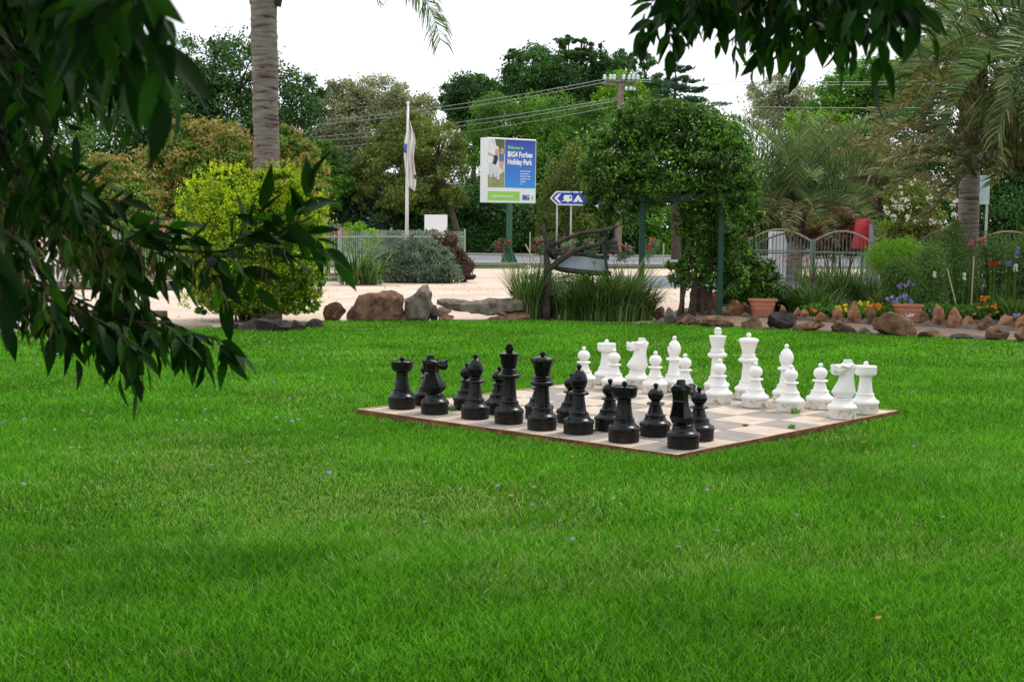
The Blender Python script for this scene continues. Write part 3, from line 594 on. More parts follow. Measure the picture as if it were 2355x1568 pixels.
# upright sprays on the outside
Pn = []
for k in range(900):
    b = gb[rng.integers(len(gb))]; d = unit(rng.normal(size=3)+np.array([0, -.3, .5])); s0 = np.array(b[:3])+d*np.array(b[3:6])*.95
    dr = unit(d+np.array([0, 0, .6])+rng.normal(size=3)*.3); L_ = .08+.18*rng.random()
    for j in range(12): Pn.append(s0+dr*L_*j/12+rng.normal(size=3)*.012)
Pn = np.array(Pn); Pn = Pn[Pn[:, 2] > .15]; V, Q = leaf_quads(Pn, .042, .5, np.array([0, 0, 1.])[None], .6); npmesh('new_sprays', V, Q, L_gold, gs)
M_rd = mat('dark_rock', (.07, .06, .055), .9, .2, 0, 7, col2=(.025, .022, .022), bump=1.0, bscale=14, detail=12)
M_rb = mat('brown_rock', (.24, .14, .085), .9, .2, 0, 7, col2=(.060, .034, .022), bump=1.0, bscale=14, detail=12)
M_rg = mat('grey_rock', (.24, .20, .16), .9, .2, 0, 6, col2=(.07, .06, .045), bump=1.0, bscale=14, detail=12)
M_ro = mat('ochre_rock', (.40, .21, .11), .9, .2, 0, 9, col2=(.11, .055, .03), bump=1.0, bscale=14, detail=12)
M_mortar = mat('mortar', (.17, .145, .13), .95, .15, .4, 7, bump=.5, bscale=30)
ringx = [(505, 548, 735, 760), (545, 590, 730, 763), (586, 630, 733, 766), (626, 668, 735, 766), (664, 702, 736, 763), (700, 742, 733, 757)]
for i, (a, b_, c, d) in enumerate(ringx):
    rock(a, b_, c, d, M_rd, ['dark rock under the golden shrub, leftmost in view of its ring', 'dark rock second from the left in the ring under the golden shrub', 'dark rock third from the left in the ring under the golden shrub', 'dark rock fourth from the left in the ring under the golden shrub', 'dark rock fifth from the left in the ring under the golden shrub', 'dark rock at the right end of the ring under the golden shrub'][i], 40+i, 'edging_rock', 'rock', 'ring of rocks under the golden shrub')
# palm
def trunkmat(name, c1, c2, scale):
    m = mat(name, c1, .9, .15); t = m.node_tree; bs = t.nodes['Principled BSDF']; tc = t.nodes.new('ShaderNodeTexCoord'); mp = t.nodes.new('ShaderNodeMapping'); mp.inputs['Scale'].default_value = (1.2, 1.2, scale)
    n = t.nodes.new('ShaderNodeTexNoise'); n.inputs['Scale'].default_value = 2; n.inputs['Detail'].default_value = 9; n.inputs['Roughness'].default_value = .7; n.inputs['Distortion'].default_value = .4
    r = t.nodes.new('ShaderNodeValToRGB'); e = r.color_ramp.elements; e[0].position = .38; e[0].color = (*c2, 1); e[1].position = .62; e[1].color = (*c1, 1); k = e.new(.45); k.color = tuple((a+b)/2*f for a, b, f in zip(c1, c2, (1.1, .95, .85)))+(1,)
    t.links.new(tc.outputs['Object'], mp.inputs[0]); t.links.new(mp.outputs[0], n.inputs['Vector']); t.links.new(n.outputs['Fac'], r.inputs[0]); t.links.new(r.outputs[0], bs.inputs['Base Color'])
    bp = t.nodes.new('ShaderNodeBump'); bp.inputs['Strength'].default_value = .7; bp.inputs['Distance'].default_value = .03; t.links.new(n.outputs['Fac'], bp.inputs['Height']); t.links.new(bp.outputs[0], bs.inputs['Normal']); return m
M_trunk = trunkmat('palm_bark', (.26, .245, .235), (.055, .040, .032), 8)
M_trunkc = mat('palm_crownshaft', (.12, .10, .06), .8, .2, .5, 9, bump=.4)
px_ = P(613, 560, pd).x; pt = thing('queen_palm', (px_, pd, 0), 'tall palm with ringed grey trunk rising through the golden shrub', 'palm tree')
q = MB(); zt = 6.2; pts = []; rad = []; N = 150; rr = random.Random(3); ringz = sorted(rr.uniform(.8, zt) for _ in range(34)); 
for i in range(N):
    z = zt*i/(N-1); pts.append(Vector((P(613-(4 if z > 3 else 0)*(z-3)/2, 500, pd).x, pd, z))); r = .245-.012*z if z < 3 else .209+.002*(z-3)
    k = min([z-rz for rz in ringz if z >= rz] or [9]); r += .016*math.exp(-k/.03)-.014*math.exp(-abs(k-.05)/.02); rad.append(r)
    if z > 5.1: rad[-1] += .04*(z-5.1)
vs = []; fs = []; sg = 40
for i in range(N):
    for k in range(sg):
        a = 2*math.pi*k/sg; wob = 1+.02*math.sin(a*3+i*.2)+.012*noise.noise((math.cos(a)*2, math.sin(a)*2, i*.35))
        dz = .035*math.sin(a*1+i*.05)+.02*noise.noise((math.cos(a)*3, math.sin(a)*3, i*.08))
        vs.append(pts[i]+Vector((math.cos(a)*rad[i]*wob, math.sin(a)*rad[i]*wob, dz)))
fs = [(i*sg+k, i*sg+(k+1) % sg, (i+1)*sg+(k+1) % sg, (i+1)*sg+k) for i in range(N-1) for k in range(sg)]
q.add(vs, fs); q.build('trunk', M_trunk, pt, smooth=True)
q = MB()
for k in range(14):
    a = k*2.4; z = 5.15+k*.06; b0 = Vector((pts[-1].x+math.cos(a)*.2, pd+math.sin(a)*.2, z)); q.tube([b0, b0+Vector((math.cos(a)*.1, math.sin(a)*.1, .35)), b0+Vector((math.cos(a)*.16, math.sin(a)*.16, .7))], [.10, .07, .02], 6)
q.build('crownshaft', M_trunkc, pt, smooth=True)
hub = Vector((pts[-1].x, pd, 6.5))
for k in range(17):
    a = k*2.399; el = .2+1.0*((k*7) % 17)/17
    if abs(math.sin(a)) < .55 and el < .6: el += .5
    frond(hub, a, el, 3.5, 1.9, .62, 60, pt, L_palmgrey, hang=1.0, wl=.03)
# the frond that droops into the picture
tgt = P(1022, 150, pd-.3); start = hub
def frond_path(pts, ll, n, parent, lm, hang=1.0, wl=.03, rach=.016):
    A = np.array([tuple(p) for p in pts]); N = len(A)-1
    t = np.linspace(.1, .995, n); idx = t*N; i0 = np.minimum(idx.astype(int), N-1); fr = (idx-i0)[:, None]; C = A[i0]*(1-fr)+A[i0+1]*fr; T = unit(A[i0+1]-A[i0]); side = unit(np.cross(T, [0, .8, .6])); Vs = []; Qs = []; off = 0
    for sg in (-1, 1):
        ln = ll*(1-.45*t)*(.85+.3*rng.random(n)); d0 = unit(T*.9+side*sg*.8+rng.normal(size=(n, 3))*.14); p1 = C+d0*(ln*.5)[:, None]; p2 = p1+unit(d0+np.array([0, 0, -hang]))*(ln*.5)[:, None]
        wv = unit(rng.normal(size=(n, 3)))*wl/2; V = np.stack([C-wv*.6, C+wv*.6, p1+wv, p1-wv, p2+wv*.12, p2-wv*.12], 1).reshape(-1, 3); b = np.arange(n)[:, None]*6+off; Qs += [b+np.array([0, 1, 2, 3]), b+np.array([3, 2, 4, 5])]; Vs.append(V); off += 6*n
    o = MB(); o.tube(pts, [rach*(1-.85*i/N) for i in range(N+1)], 5); V = np.concatenate(Vs+[np.array(o.v)]); Q = np.concatenate(Qs+[np.array([f for f in o.f if len(f) == 4])+off]); return npmesh('frond', V, Q, lm, parent)
a0, a1, a2, a3 = hub, P(820, -160, pd-.2), P(985, -70, pd-.3), P(1012, 95, pd-.35)
def bez(p, n=14):
    out = []
    for i in range(n+1):
        t = i/n; out.append(p[0]*(1-t)**3+p[1]*3*t*(1-t)**2+p[2]*3*t*t*(1-t)+p[3]*t**3)
    return out
frond_path(bez([a0, a1, a2, a3]), .66, 135, pt, L_palmgrey, hang=.9, wl=.026)
# ------------------------------------------------------------------ rocks along the gravel
RG = 'rocks along the gravel edge'
rock(742, 791, 694, 738, M_rb, 'small brown rock half hidden right of the golden shrub', 11, group=RG)
def shaped_rock(out, dep, m, label, seed, name='rock', cat='rock', group=None, yb=740):
    """a rock whose front outline follows photo px points; rounded in depth"""
    c = G(sum(p[0] for p in out)/len(out), yb); d = c.y+dep*.3
    pts = [P(x, y, d) for x, y in out]; cx = sum(p.x for p in pts)/len(pts); cz = sum(p.z for p in pts)/len(pts)
    bm = bmesh.new(); lay = []
    # refine outline
    ref = []
    for i in range(len(pts)):
        a, b_ = pts[i], pts[(i+1) % len(pts)]; n = max(1, int((b_-a).length/.05))
        ref += [a.lerp(b_, k/n) for k in range(n)]
    prof = [(-.5, .70), (-.40, .88), (-.2, .99), (0, 1), (.2, .98), (.42, .85), (.5, .62)]
    for yy, s in prof: lay.append([bm.verts.new((cx+(p.x-cx)*s, d+yy*dep, max(-.05, cz+(p.z-cz)*s-(1-s)*.12))) for p in ref])
    n = len(ref)
    for i in range(len(lay)-1):
        for k in range(n): bm.faces.new((lay[i][k], lay[i][(k+1) % n], lay[i+1][(k+1) % n], lay[i+1][k]))
    f1 = bm.faces.new(lay[0][::-1]); f2 = bm.faces.new(lay[-1])
    bmesh.ops.triangulate(bm, faces=[f1, f2]); bmesh.ops.subdivide_edges(bm, edges=[e for e in bm.edges if e.calc_length() > .1], cuts=1)
    bmesh.ops.recalc_face_normals(bm, faces=bm.faces); bm.normal_update(); so_ = Vector((seed*3.1, seed, 0))
    for v in bm.verts: v.co += v.normal*(noise.noise(v.co*3+so_)*.05+noise.noise(v.co*7+so_)*.035+noise.noise(v.co*16+so_)*.014)
    me = bpy.data.meshes.new(name); org = Vector((cx, d, 0))
    for v in bm.verts: v.co -= org
    bm.to_mesh(me); bm.free(); me.polygons.foreach_set('use_smooth', [True]*len(me.polygons)); me.set_sharp_from_angle(angle=math.radians(30)); o = link(name, me, m); o.location = org; return tag(o, label, cat, group)
shaped_rock([(797, 741), (800, 720), (815, 705), (828, 682), (838, 676), (870, 671), (880, 669), (905, 671), (922, 680), (925, 705), (928, 722), (916, 741)], .5, M_rb, 'large brown boulder with sloping left side at the gravel edge', 3, group=RG, yb=741)
shaped_rock([(938, 741), (933, 715), (933, 690), (950, 680), (962, 664), (972, 655), (982, 656), (986, 668), (992, 672), (992, 700), (985, 738)], .42, M_rg, 'tall upright boulder with narrow rounded top at the gravel edge', 5, group=RG, yb=741)
shaped_rock([(1003, 700), (1005, 690), (1040, 690), (1100, 691), (1150, 688), (1190, 687), (1205, 692), (1205, 712), (1170, 716), (1120, 723), (1090, 720), (1040, 708)], .55, M_rg, 'long flat stone slab resting on small rocks like a bench', 8, 'stone_slab', 'stone bench', yb=738)
rock(912, 945, 722, 741, M_mortar, 'low grey lump between the two big boulders', 21, group=RG, dep=.3)
rock(985, 1006, 702, 741, M_rd, 'dark narrow rock right against the upright boulder', 22, group=RG, dep=.25)
rock(1000, 1036, 706, 728, M_rg, 'small pale rock directly under the left end of the stone slab', 23, group=RG, dep=.35, sink=0)
rock(1008, 1042, 722, 741, M_rb, 'small brown rock at ground level under the left end of the slab', 24, group=RG, dep=.35)
rock(1138, 1172, 710, 725, M_ro, 'small orange-brown stone wedged under the right end of the slab', 25, group=RG, dep=.35)
rock(1118, 1215, 720, 741, M_rb, 'low dark brown rock under the right end of the slab', 26, group=RG, dep=.4)
rock(1165, 1215, 706, 730, M_rd, 'dark rock beneath the slab beside the strappy clump', 27, group=RG, dep=.4)
# ------------------------------------------------------------------ strappy grass clump and rustic branch sign
def strap(name, px, py, h, wd, n, r, lean, lm, label, cat='plant', group=None, seg=5, hv=.35):
    c = G(px, py); t = thing(name, c, label, cat, group); R, a = clump_roots(c, r, n)
    az = a+rng.normal(size=n)*.7; blades(R, h, wd, lean, lm, parent=t, az=az, seg=seg, hv=hv); return t
for i, (px, py, h, n, r, le) in enumerate([(1213, 736, .98, 420, .22, .9), (1250, 732, .75, 260, .22, 1.2), (1310, 736, .78, 420, .28, 1.4), (1375, 738, .85, 480, .3, 1.4), (1430, 738, 1.05, 560, .28, 1.3), (1470, 736, .80, 420, .24, 1.7)]):
    strap('strappy_grass', px, py, h, .017, n, r, le, L_strap, ['upright strappy grass clump left of the rustic branch post', 'strappy grass clump right at the foot of the rustic branch post', 'low strappy grass clump under the left of the faded panel', 'strappy grass clump in the middle under the faded panel', 'tallest strappy grass clump beside the green arch post', 'sprawling strappy grass clump at the right end by the rocks'][i], 'grass clump', 'strappy grass clumps round the branch sign')
bush('daisy_bush', 'low bush sprinkled with tiny white flowers behind the branch post', 'bush', G(1290, 715).y, [(1240, 660, 40, 40), (1300, 665, 60, 40), (1360, 675, 60, 40), (1420, 680, 50, 40)], 16000, .05, L_dark, zmin=.02)
_d = G(1290, 715).y; db = [pb(1235, 635, 34, 22, _d-.3), pb(1300, 640, 60, 16, _d-.3)]
o = bpy.data.objects[[x.name for x in COL.objects if x.name.startswith('daisy_bush')][0]]
Pn, U = crown_points(db, 420, .5, 20, .8); V, Q = leaf_quads(Pn, .028, .9, np.array([0, -1., .5])[None], .9); npmesh('blossom', V, Q, F_white, o)
bush('green_sprig', 'bright green leafy sprig in front of the panel bottom log', 'plant', G(1370, 738).y+.2, [(1358, 612, 14, 14), (1352, 632, 20, 12)], 700, .06, L_lime, clump=.4)
M_branch = mat('dark_branch', (.075, .062, .055), .85, .3, 0, 7, col2=(.03, .025, .022), bump=.5, bscale=25)
M_iron = mat('dark_iron', (.012, .012, .014), .5, .4, .3, 9)
M_panel = mat('faded_panel', (.42, .46, .56), .5, .4, 0, 3, col2=(.33, .36, .43), bump=.05)
D1 = G(1256, 738).y+.1
def PP(l, d=D1): return [P(x, y, d+(dy[0] if dy else 0)) for x, y, *dy in l]
rs = thing('rustic_branch_sign', (P(1255, 700, D1).x, D1, 0), 'rustic sign frame made of dark tree branches with a faded blank panel', 'sign')
q = MB(); k = D1/F
q.tube(PP([(1254, 745), (1256, 700), (1259, 660), (1259, 625), (1256, 590), (1258, 560), (1250, 535), (1248, 515)]), [10.5*k, 10*k, 9.5*k, 9*k, 7*k, 6*k, 4*k, 2.6*k], 12); q.build('trunk', M_branch, rs, smooth=True)
q = MB(); q.tube(PP([(1262, 567), (1285, 556), (1310, 546), (1335, 537), (1355, 534), (1380, 532), (1405, 526), (1420, 519)]), [6*k, 5*k, 5*k, 4.6*k, 4.4*k, 4.4*k, 4.6*k, 3.5*k], 9); q.build('branch', M_branch, rs, smooth=True)
q = MB(); q.tube(PP([(1262, 620), (1285, 600), (1305, 587), (1325, 576), (1350, 568), (1372, 563), (1385, 557), (1390, 547)]), [7*k, 7*k, 6.4*k, 6*k, 5.5*k, 5*k, 4*k, 2*k], 10); q.build('branch', M_branch, rs, smooth=True)
q = MB(); q.tube(PP([(1268, 583, .15), (1300, 584, .15), (1340, 586, .15), (1375, 591, .15), (1400, 592, .15)]), [4*k, 4.4*k, 4*k, 5*k, 5*k], 9); q.build('branch', M_branch, rs, smooth=True)
q = MB(); q.tube(PP([(1262, 612, .12), (1290, 620, .12), (1330, 625, .12), (1370, 628, .12), (1405, 630, .12)]), [4*k, 6*k, 6.5*k, 6*k, 6*k], 9); q.build('branch', M_branch, rs, smooth=True)
q = MB(); q.tube(PP([(1392, 520, .05), (1391, 560, .05), (1393, 600, .05), (1396, 630, .05), (1398, 735, .05)]), [3.5*k, 3.6*k, 3.6*k, 4*k, 4*k], 8); q.build('branch', M_branch, rs, smooth=True)
q = MB(); q.prism(PP([(1284, 588, .14), (1340, 589, .14), (1391, 594, .14), (1390, 626, .14), (1340, 622, .14), (1284, 615, .14)]), (0, .03, 0)); q.build('panel', M_panel, rs)
q = MB(); c = P(1268, 573, D1+.1); q.lathe([(.02, -.03), (.16, -.03), (.17, 0), (.16, .03), (.02, .03)], 20, Matrix.Translation(c) @ Matrix.Rotation(1.2, 4, 'Y') @ Matrix.Rotation(.35, 4, 'X') @ Matrix.Scale(1.15, 4)); q.build('iron_disc', M_iron, rs)
q = MB(); c = P(1244, 570, D1-.02); R_ = [c+Vector((math.cos(a)*.09, -.02, math.sin(a)*.11)) for a in [i*math.pi/9 for i in range(19)]]; q.tube(R_, .012, 6); q.build('iron_ring', M_iron, rs)
bl = thing('hanging_bell', P(1412, 545, D1), 'dark tiered metal bell hanging from the end of the top branch', 'bell')
q = MB(); c = P(1410, 582, D1); q.lathe([(r*.62, z*.85) for r, z in [(.02, -.05), (.035, -.02), (.175, 0), (.17, .03), (.14, .05), (.13, .10), (.155, .11), (.135, .14), (.105, .17), (.10, .2), (.115, .215), (.09, .25), (.05, .275), (.02, .29)]], 24, Matrix.Translation(c)); q.build('bell_body', M_iron, bl, smooth=True, sharp=40)
q = MB(); q.tube([c+Vector((0, 0, .24)), P(1412, 522, D1)], .008, 5); q.build('chain', M_iron, bl)
# ------------------------------------------------------------------ vine arch
M_green = mat('dark_green_paint', (.008, .062, .038), .45, .4, .3, 10)
DA = G(1656, 729).y
va = thing('garden_arch', (P(1610, 700, DA).x, DA+.4, 0), 'dark green painted timber garden arch buried under climbing vine', 'garden arch')
def vpost(px, d, w_, zt, name='post', parent=va, m=M_green, z0=0):
    q = MB(); x = P(px, 600, d).x; q.box((x, d, (z0+zt)/2), w_, w_, zt-z0); return q.build(name, m, parent, bevel=.006)
ztop = P(1565, 456, DA).z
vpost(1656, DA, .10, ztop-.05); vpost(1570, DA+.9, .085, ztop-.05); vpost(1475, DA+.05, .10, ztop-.05); vpost(1391, DA+.9, .085, ztop-.05)
for (xa, xb, d, nm) in ((1465, 1670, DA, 'top_beam'), (1380, 1585, DA+.9, 'top_beam')):
    q = MB(); a, b_ = P(xa, 458, d), P(xb, 462, d); q.box(((a.x+b_.x)/2, d-.07, ztop), b_.x-a.x, .05, .13); q.build(nm, M_green, va, bevel=.006)
for (xa, xb, yy, d) in ((1475, 1390, 458, 0), (1656, 1570, 458, 0)):
    q = MB(); a = P(xa, yy, DA); b_ = P(xb, yy, DA+.9); a.z = b_.z = ztop-.02; q.tube([a, b_], .035, 4); q.build('cross_rail', M_green, va)
q = MB(); a = P(1656, 664, DA); b_ = P(1570, 662, DA+.9); b_.z = a.z; q.tube([a, b_], .025, 4); q.build('cross_rail', M_green, va)
vt = thing('climbing_vine', (P(1600, 700, DA).x, DA+.5, 0), 'dense leafy climbing vine forming a dome over the green arch', 'vine')
vb = [(1535, 350, 178, 108, .5), (1412, 385, 84, 72, .5), (1560, 400, 160, 70, .2), (1665, 385, 78, 88, .4), (1710, 445, 46, 60, .3), (1388, 430, 46, 56, .6), (1480, 430, 120, 45, .7), (1560, 268, 84, 34, .5), (1530, 305, 130, 50, .6), (1600, 330, 90, 60, .7), (1455, 300, 50, 34, .4), (1650, 300, 44, 34, .6), (1620, 440, 110, 40, .5), (1420, 470, 40, 22, -.1), (1690, 475, 34, 26, -.1),
      (1378, 490, 34, 48, .7), (1430, 490, 45, 45, .8), (1690, 510, 50, 50, .3), (1500, 262, 90, 36, .4)]
B = [pb(b[0], b[1], b[2], b[3], DA+b[4], .95*min(1, b[2]/90)) for b in vb]
q = MB()
for (xa, ya) in ((1610, 690), (1630, 700), (1600, 710), (1575, 700), (1645, 680)):
    p0 = P(xa, 0, DA+.4); p0.z = 0; m1 = P(xa+random.uniform(-15, 15), 600, DA+.4); m2 = P(xa+random.uniform(-25, 25), 500, DA+.4); q.tube([p0, m1, m2, P(1600, 400, DA+.4)], [.04, .035, .03, .015], 7)
for k in range(30):
    b_ = B[k % 9]; e = Vector(b_[:3])+Vector((random.uniform(-.9, .9)*b_[3], random.uniform(-.9, .9)*b_[4], random.uniform(-.9, .9)*b_[5])); q.tube([P(1590, 450, DA+.4), Vector(b_[:3]), e], [.02, .014, .004], 5)
q.build('stem', M_bark, vt)
for k in range(26):
    b_ = B[k % len(B)]; dd_ = Vector((random.gauss(0, 1), random.gauss(-.3, .7), abs(random.gauss(0, .8)) if k % 3 else -.3)).normalized(); B.append((b_[0]+dd_.x*b_[3], b_[1]+dd_.y*b_[4], b_[2]+dd_.z*b_[5], .22, .22, .16))
foliage('foliage', B, 80000, .08, L_vine, vt, aspect=.42, clump=.22, per=60, shell=.62, upw=.7)
B2 = [pb(b[0], b[1], b[2], b[3], DA+b[4], .35) for b in [(1610, 560, 45, 60, .5), (1600, 620, 42, 50, .5), (1560, 630, 30, 34, .7), (1640, 600, 40, 60, .4), (1690, 590, 34, 50, .3), (1380, 540, 14, 14, .8), (1600, 510, 60, 40, .5), (1690, 640, 30, 50, .2)]]
foliage('hanging_foliage', B2, 13000, .075, L_vine, vt, aspect=.42, clump=.25, per=40, shell=.4)
# ------------------------------------------------------------------ bow-top fence and its shrub bed
M_fence = mat('fence_paint', (.30, .37, .34), .5, .4, .15, 10)
def bow_fence(a, b_, label, h=1.42, sp=.155, group='bow-top fences'):
    a, b_ = Vector(a), Vector(b_); L_ = (b_-a).length; u = (b_-a)/L_; t = thing('bow_top_fence', (a+b_)/2, label, 'fence', group)
    n = int(round(L_/2.5)) or 1
    for i in range(n+1):
        p = a+u*L_*i/n; q = MB(); q.box((p.x, p.y, (h+.08)/2), .06, .06, h+.08); q.build('post', M_fence, t, bevel=.004)
    for z in (.16, h-.16):
        q = MB(); q.tube([a+Vector((0, 0, z)), b_+Vector((0, 0, z))], .019, 4); q.build('rail', M_fence, t)
    for i in range(n):
        p0 = a+u*L_*i/n; l = L_/n; m = max(1, int((l-.16)/sp/1.0)); q = MB(); r = sp*.27
        for k in range(m):
            s = .08+(l-.16)*(k+.5)/m; c = p0+u*s
            arc_ = [c-u*r+Vector((0, 0, .10))]+[c+Vector((0, 0, h-.06))+u*(-r*math.cos(x))+Vector((0, 0, r*math.sin(x)*1.3)) for x in [j*math.pi/6 for j in range(7)]]+[c+u*r+Vector((0, 0, .10))]
            q.tube(arc_, .009, 4, cap=False)
        q.build('picket_panel', M_fence, t)
    return t
fa = G(783, 650); fb = Vector((P(1068, 560, 42.5).x, 42.5, 0)); fl = Vector((P(250, 600, 36).x, 36.0, 0))
bow_fence(fa, fb, 'grey-green bow-top fence in front of the flagpole, above the grey shrubs')
bow_fence(fl, fa-(fa-fl).normalized()*.05, 'grey-green bow-top fence running left behind the golden shrub')
fc = Vector((P(700, 560, 54).x, 54, 0)); bow_fence(fb+Vector((0, .08, 0)), fc, 'grey-green bow-top fence running back from the corner post by the road')
bush('grey_shrub', 'big grey-green shrub at the foot of the flagpole', 'shrub', 39.0, [(960, 592, 56, 46), (895, 606, 50, 40), (940, 625, 80, 30), (1010, 606, 36, 40)], 34000, .06, L_blue, 'shrubs along the bow-top fence', clump=.25)
bush('grey_shrub', 'grey-green shrub behind the fence in front of the blank sign', 'shrub', 43, [(985, 545, 40, 20), (1000, 570, 40, 30), (900, 555, 30, 24)], 7000, .08, L_blue, 'shrubs along the bow-top fence', clump=.3)
bush('grey_shrub', 'low grey-green shrub at the fence corner', 'shrub', 38.8, [(1000, 634, 30, 20), (1035, 626, 28, 24)], 8000, .055, L_blue, 'shrubs along the bow-top fence', clump=.3)
bush('reddish_shrub', 'reddish brown shrub spilling over the right end of the fence', 'shrub', 39.6, [(1040, 594, 28, 36), (1062, 612, 26, 28), (1020, 560, 30, 30), (1080, 630, 18, 14)], 10500, .07, L_red, 'shrubs along the bow-top fence', clump=.3)
bush('lime_bush', 'bright lime bush poking above the fence left of the flagpole', 'bush', 46, [(815, 530, 26, 20), (850, 545, 28, 18), (830, 560, 40, 24)], 5000, .09, L_lime, 'shrubs along the bow-top fence', clump=.3)
strap('strappy_plant', 812, 655, 1.15, .05, 110, .35, 1.7, L_strap, 'arching pale-edged strappy plant at the left end of the shrub bed')
strap('strappy_plant', 850, 655, .9, .045, 90, .3, 1.9, L_strap, 'second strappy plant tucked against the grey shrubs of the fence bed')
# ------------------------------------------------------------------ flagpole and flag
M_white = mat('white_paint', (.74, .75, .76), .45, .4, .08, 6)
M_flag = mat('flag_cloth', (.74, .73, .70), .8, .1, 0, 3, col2=(.58, .57, .55)); M_blue = mat('sign_blue', (.012, .05, .42), .35, .5, .1, 3)
fpd = 40.2; fp = thing('flagpole', (P(935, 600, fpd).x, fpd, 0), 'slim white flagpole rising from the grey shrubs', 'flagpole')
q = MB(); x = fp.location.x; q.tube([(x, fpd, 0), (x, fpd, 2.5), (P(938, 240, fpd).x, fpd, P(938, 240, fpd).z)], [.055, .048, .032], 12); q.build('pole', M_white, fp, smooth=True)
q = MB(); q.lathe(sphere(.05, .05, 0, -.95), 12, Matrix.Translation((P(938, 240, fpd).x, fpd, P(938, 240, fpd).z+.03))); q.build('finial', M_white, fp, smooth=True)
fg = MB(); rows = 30; colz = 14; vs = []
top, bot = P(936, 272, fpd), P(942, 430, fpd)
for i in range(rows+1):
    s = i/rows; z = top.z+(bot.z-top.z)*s; wv = .05+.28*math.sin(min(1, s*1.4)*math.pi*.62)**1.0*(1-.35*s)
    for j in range(colz+1):
        u_ = j/colz; vs.append(Vector((x+.05+wv*u_*(.75+.2*math.sin(s*9))-.16*math.sin(s*3.1)*(1-u_)*.9, fpd-.05+.07*math.sin(u_*15+s*4)+.05*math.sin(s*11), z-.12*u_)))
fs = [(i*(colz+1)+j, i*(colz+1)+j+1, (i+1)*(colz+1)+j+1, (i+1)*(colz+1)+j) for i in range(rows) for j in range(colz)]
mi = [1 if (10 < i < 15 and j < 4) else (2 if (22 < i < 25 and j > 10) else 0) for i in range(rows) for j in range(colz)]
fg.add(vs, fs); fg.mi = mi; ft = fg.build('flag', [M_flag, M_blue, M_green], None, smooth=True); tag(ft, 'limp white flag with blue patches hanging from the flagpole', 'flag')
# ------------------------------------------------------------------ signs
def txt(body, size, M, m, name, parent, bold=0, align='LEFT', sx=1.0, ext=.002):
    cu = bpy.data.curves.new('tmp', 'FONT'); cu.body = body; cu.size = size; cu.offset = bold; cu.align_x = align; cu.extrude = ext; cu.resolution_u = 3
    to = bpy.data.objects.new('tmp', cu); COL.objects.link(to); dg = bpy.context.evaluated_depsgraph_get(); me = bpy.data.meshes.new_from_object(to.evaluated_get(dg)); bpy.data.objects.remove(to)
    me.transform(M @ Matrix.Diagonal((sx, 1, 1, 1))); me.materials.clear(); return link(name, me, m, parent, world=True)
M_sgreen = mat('sign_green', (.28, .62, .08), .4, .5); M_lime_t = mat('sign_lime_text', (.35, .75, .20), .4, .5); M_swhite = mat('sign_white', (.80, .81, .84), .4, .5); M_wt = mat('sign_white_text', (.85, .86, .88), .4, .5)
M_pole = mat('green_pole', (.035, .13, .075), .5, .4, .2, 6); M_navy = mat('navy', (.01, .02, .06), .5); M_skin = mat('print_skin', (.62, .36, .24), .6); M_psky = mat('print_sky', (.82, .84, .86), .5, .3, 0, 4, col2=(.6, .62, .55)); M_pgr = mat('print_grass', (.42, .42, .22), .6, .3, 0, 14, col2=(.16, .18, .07), detail=9)
M_pleaf = mat('print_leaves', (.16, .20, .10), .6, .3, 0, 16, col2=(.05, .07, .03)); M_pblue = mat('print_blue', (.10, .16, .35), .6); M_ppants = mat('print_pants', (.62, .66, .74), .6)
M_sblue = mat('sign_gradient_blue', (.02, .17, .62), .4, .5)
t_ = M_sblue.node_tree; g1 = t_.nodes.new('ShaderNodeTexCoord'); g2 = t_.nodes.new('ShaderNodeSeparateXYZ'); g3 = t_.nodes.new('ShaderNodeValToRGB'); t_.links.new(g1.outputs['Generated'], g2.inputs[0]); t_.links.new(g2.outputs['Z'], g3.inputs[0]); t_.links.new(g3.outputs[0], t_.nodes['Principled BSDF'].inputs['Base Color'])
g3.color_ramp.elements[0].color = (.03, .26, .78, 1); g3.color_ramp.elements[1].color = (.025, .05, .36, 1)
SD = 57.0; k = SD/F; sx0 = P(1120, 400, SD).x; z1, z0 = P(1120, 316, SD).z, P(1120, 466, SD).z; SHt = z1-z0; SW = 2.42; ANG = math.radians(34)
ps = thing('park_sign', (P(1170, 600, SD+.7).x, SD+.7, 0), 'large white box sign on a green pole reading Welcome to BIG4 Forbes Holiday Park', 'sign')
R0 = Matrix.Translation((sx0, SD, z0)) @ Matrix.Rotation(ANG, 4, 'Z')       # local: x along face, y into the box, z up
q = MB(); q.box(R0 @ Vector((SW/2, .27, SHt/2)), SW, .54, SHt, R0.to_3x3()); q.build('cabinet', M_swhite, ps, bevel=.015)
def plate(u0, u1, v0, v1, m, name, par, y=-.004, pts=None):
    q = MB(); c = [(u0, v0), (u1, v0), (u1, v1), (u0, v1)] if pts is None else pts
    q.prism([R0 @ Vector((a*SW, y, (1-b_)*SHt)) for a, b_ in c], (R0.to_3x3() @ Vector((0, .003, 0)))); return q.build(name, m, par)
bp_ = plate(.355, .985, .02, .765, M_sblue, 'blue_panel', ps)
ph = plate(.012, .345, .02, .765, M_psky, 'photo_panel', ps)
plate(0, 0, 0, 0, M_pgr, 'print_grass', ps, -.008, [(.012, .58), (.10, .54), (.2, .60), (.28, .55), (.345, .50), (.345, .765), (.012, .765)])
plate(0, 0, 0, 0, M_pleaf, 'print_leaves', ps, -.008, [(.15, .02), (.345, .02), (.345, .27), (.30, .20), (.26, .24), (.22, .14), (.17, .12)])
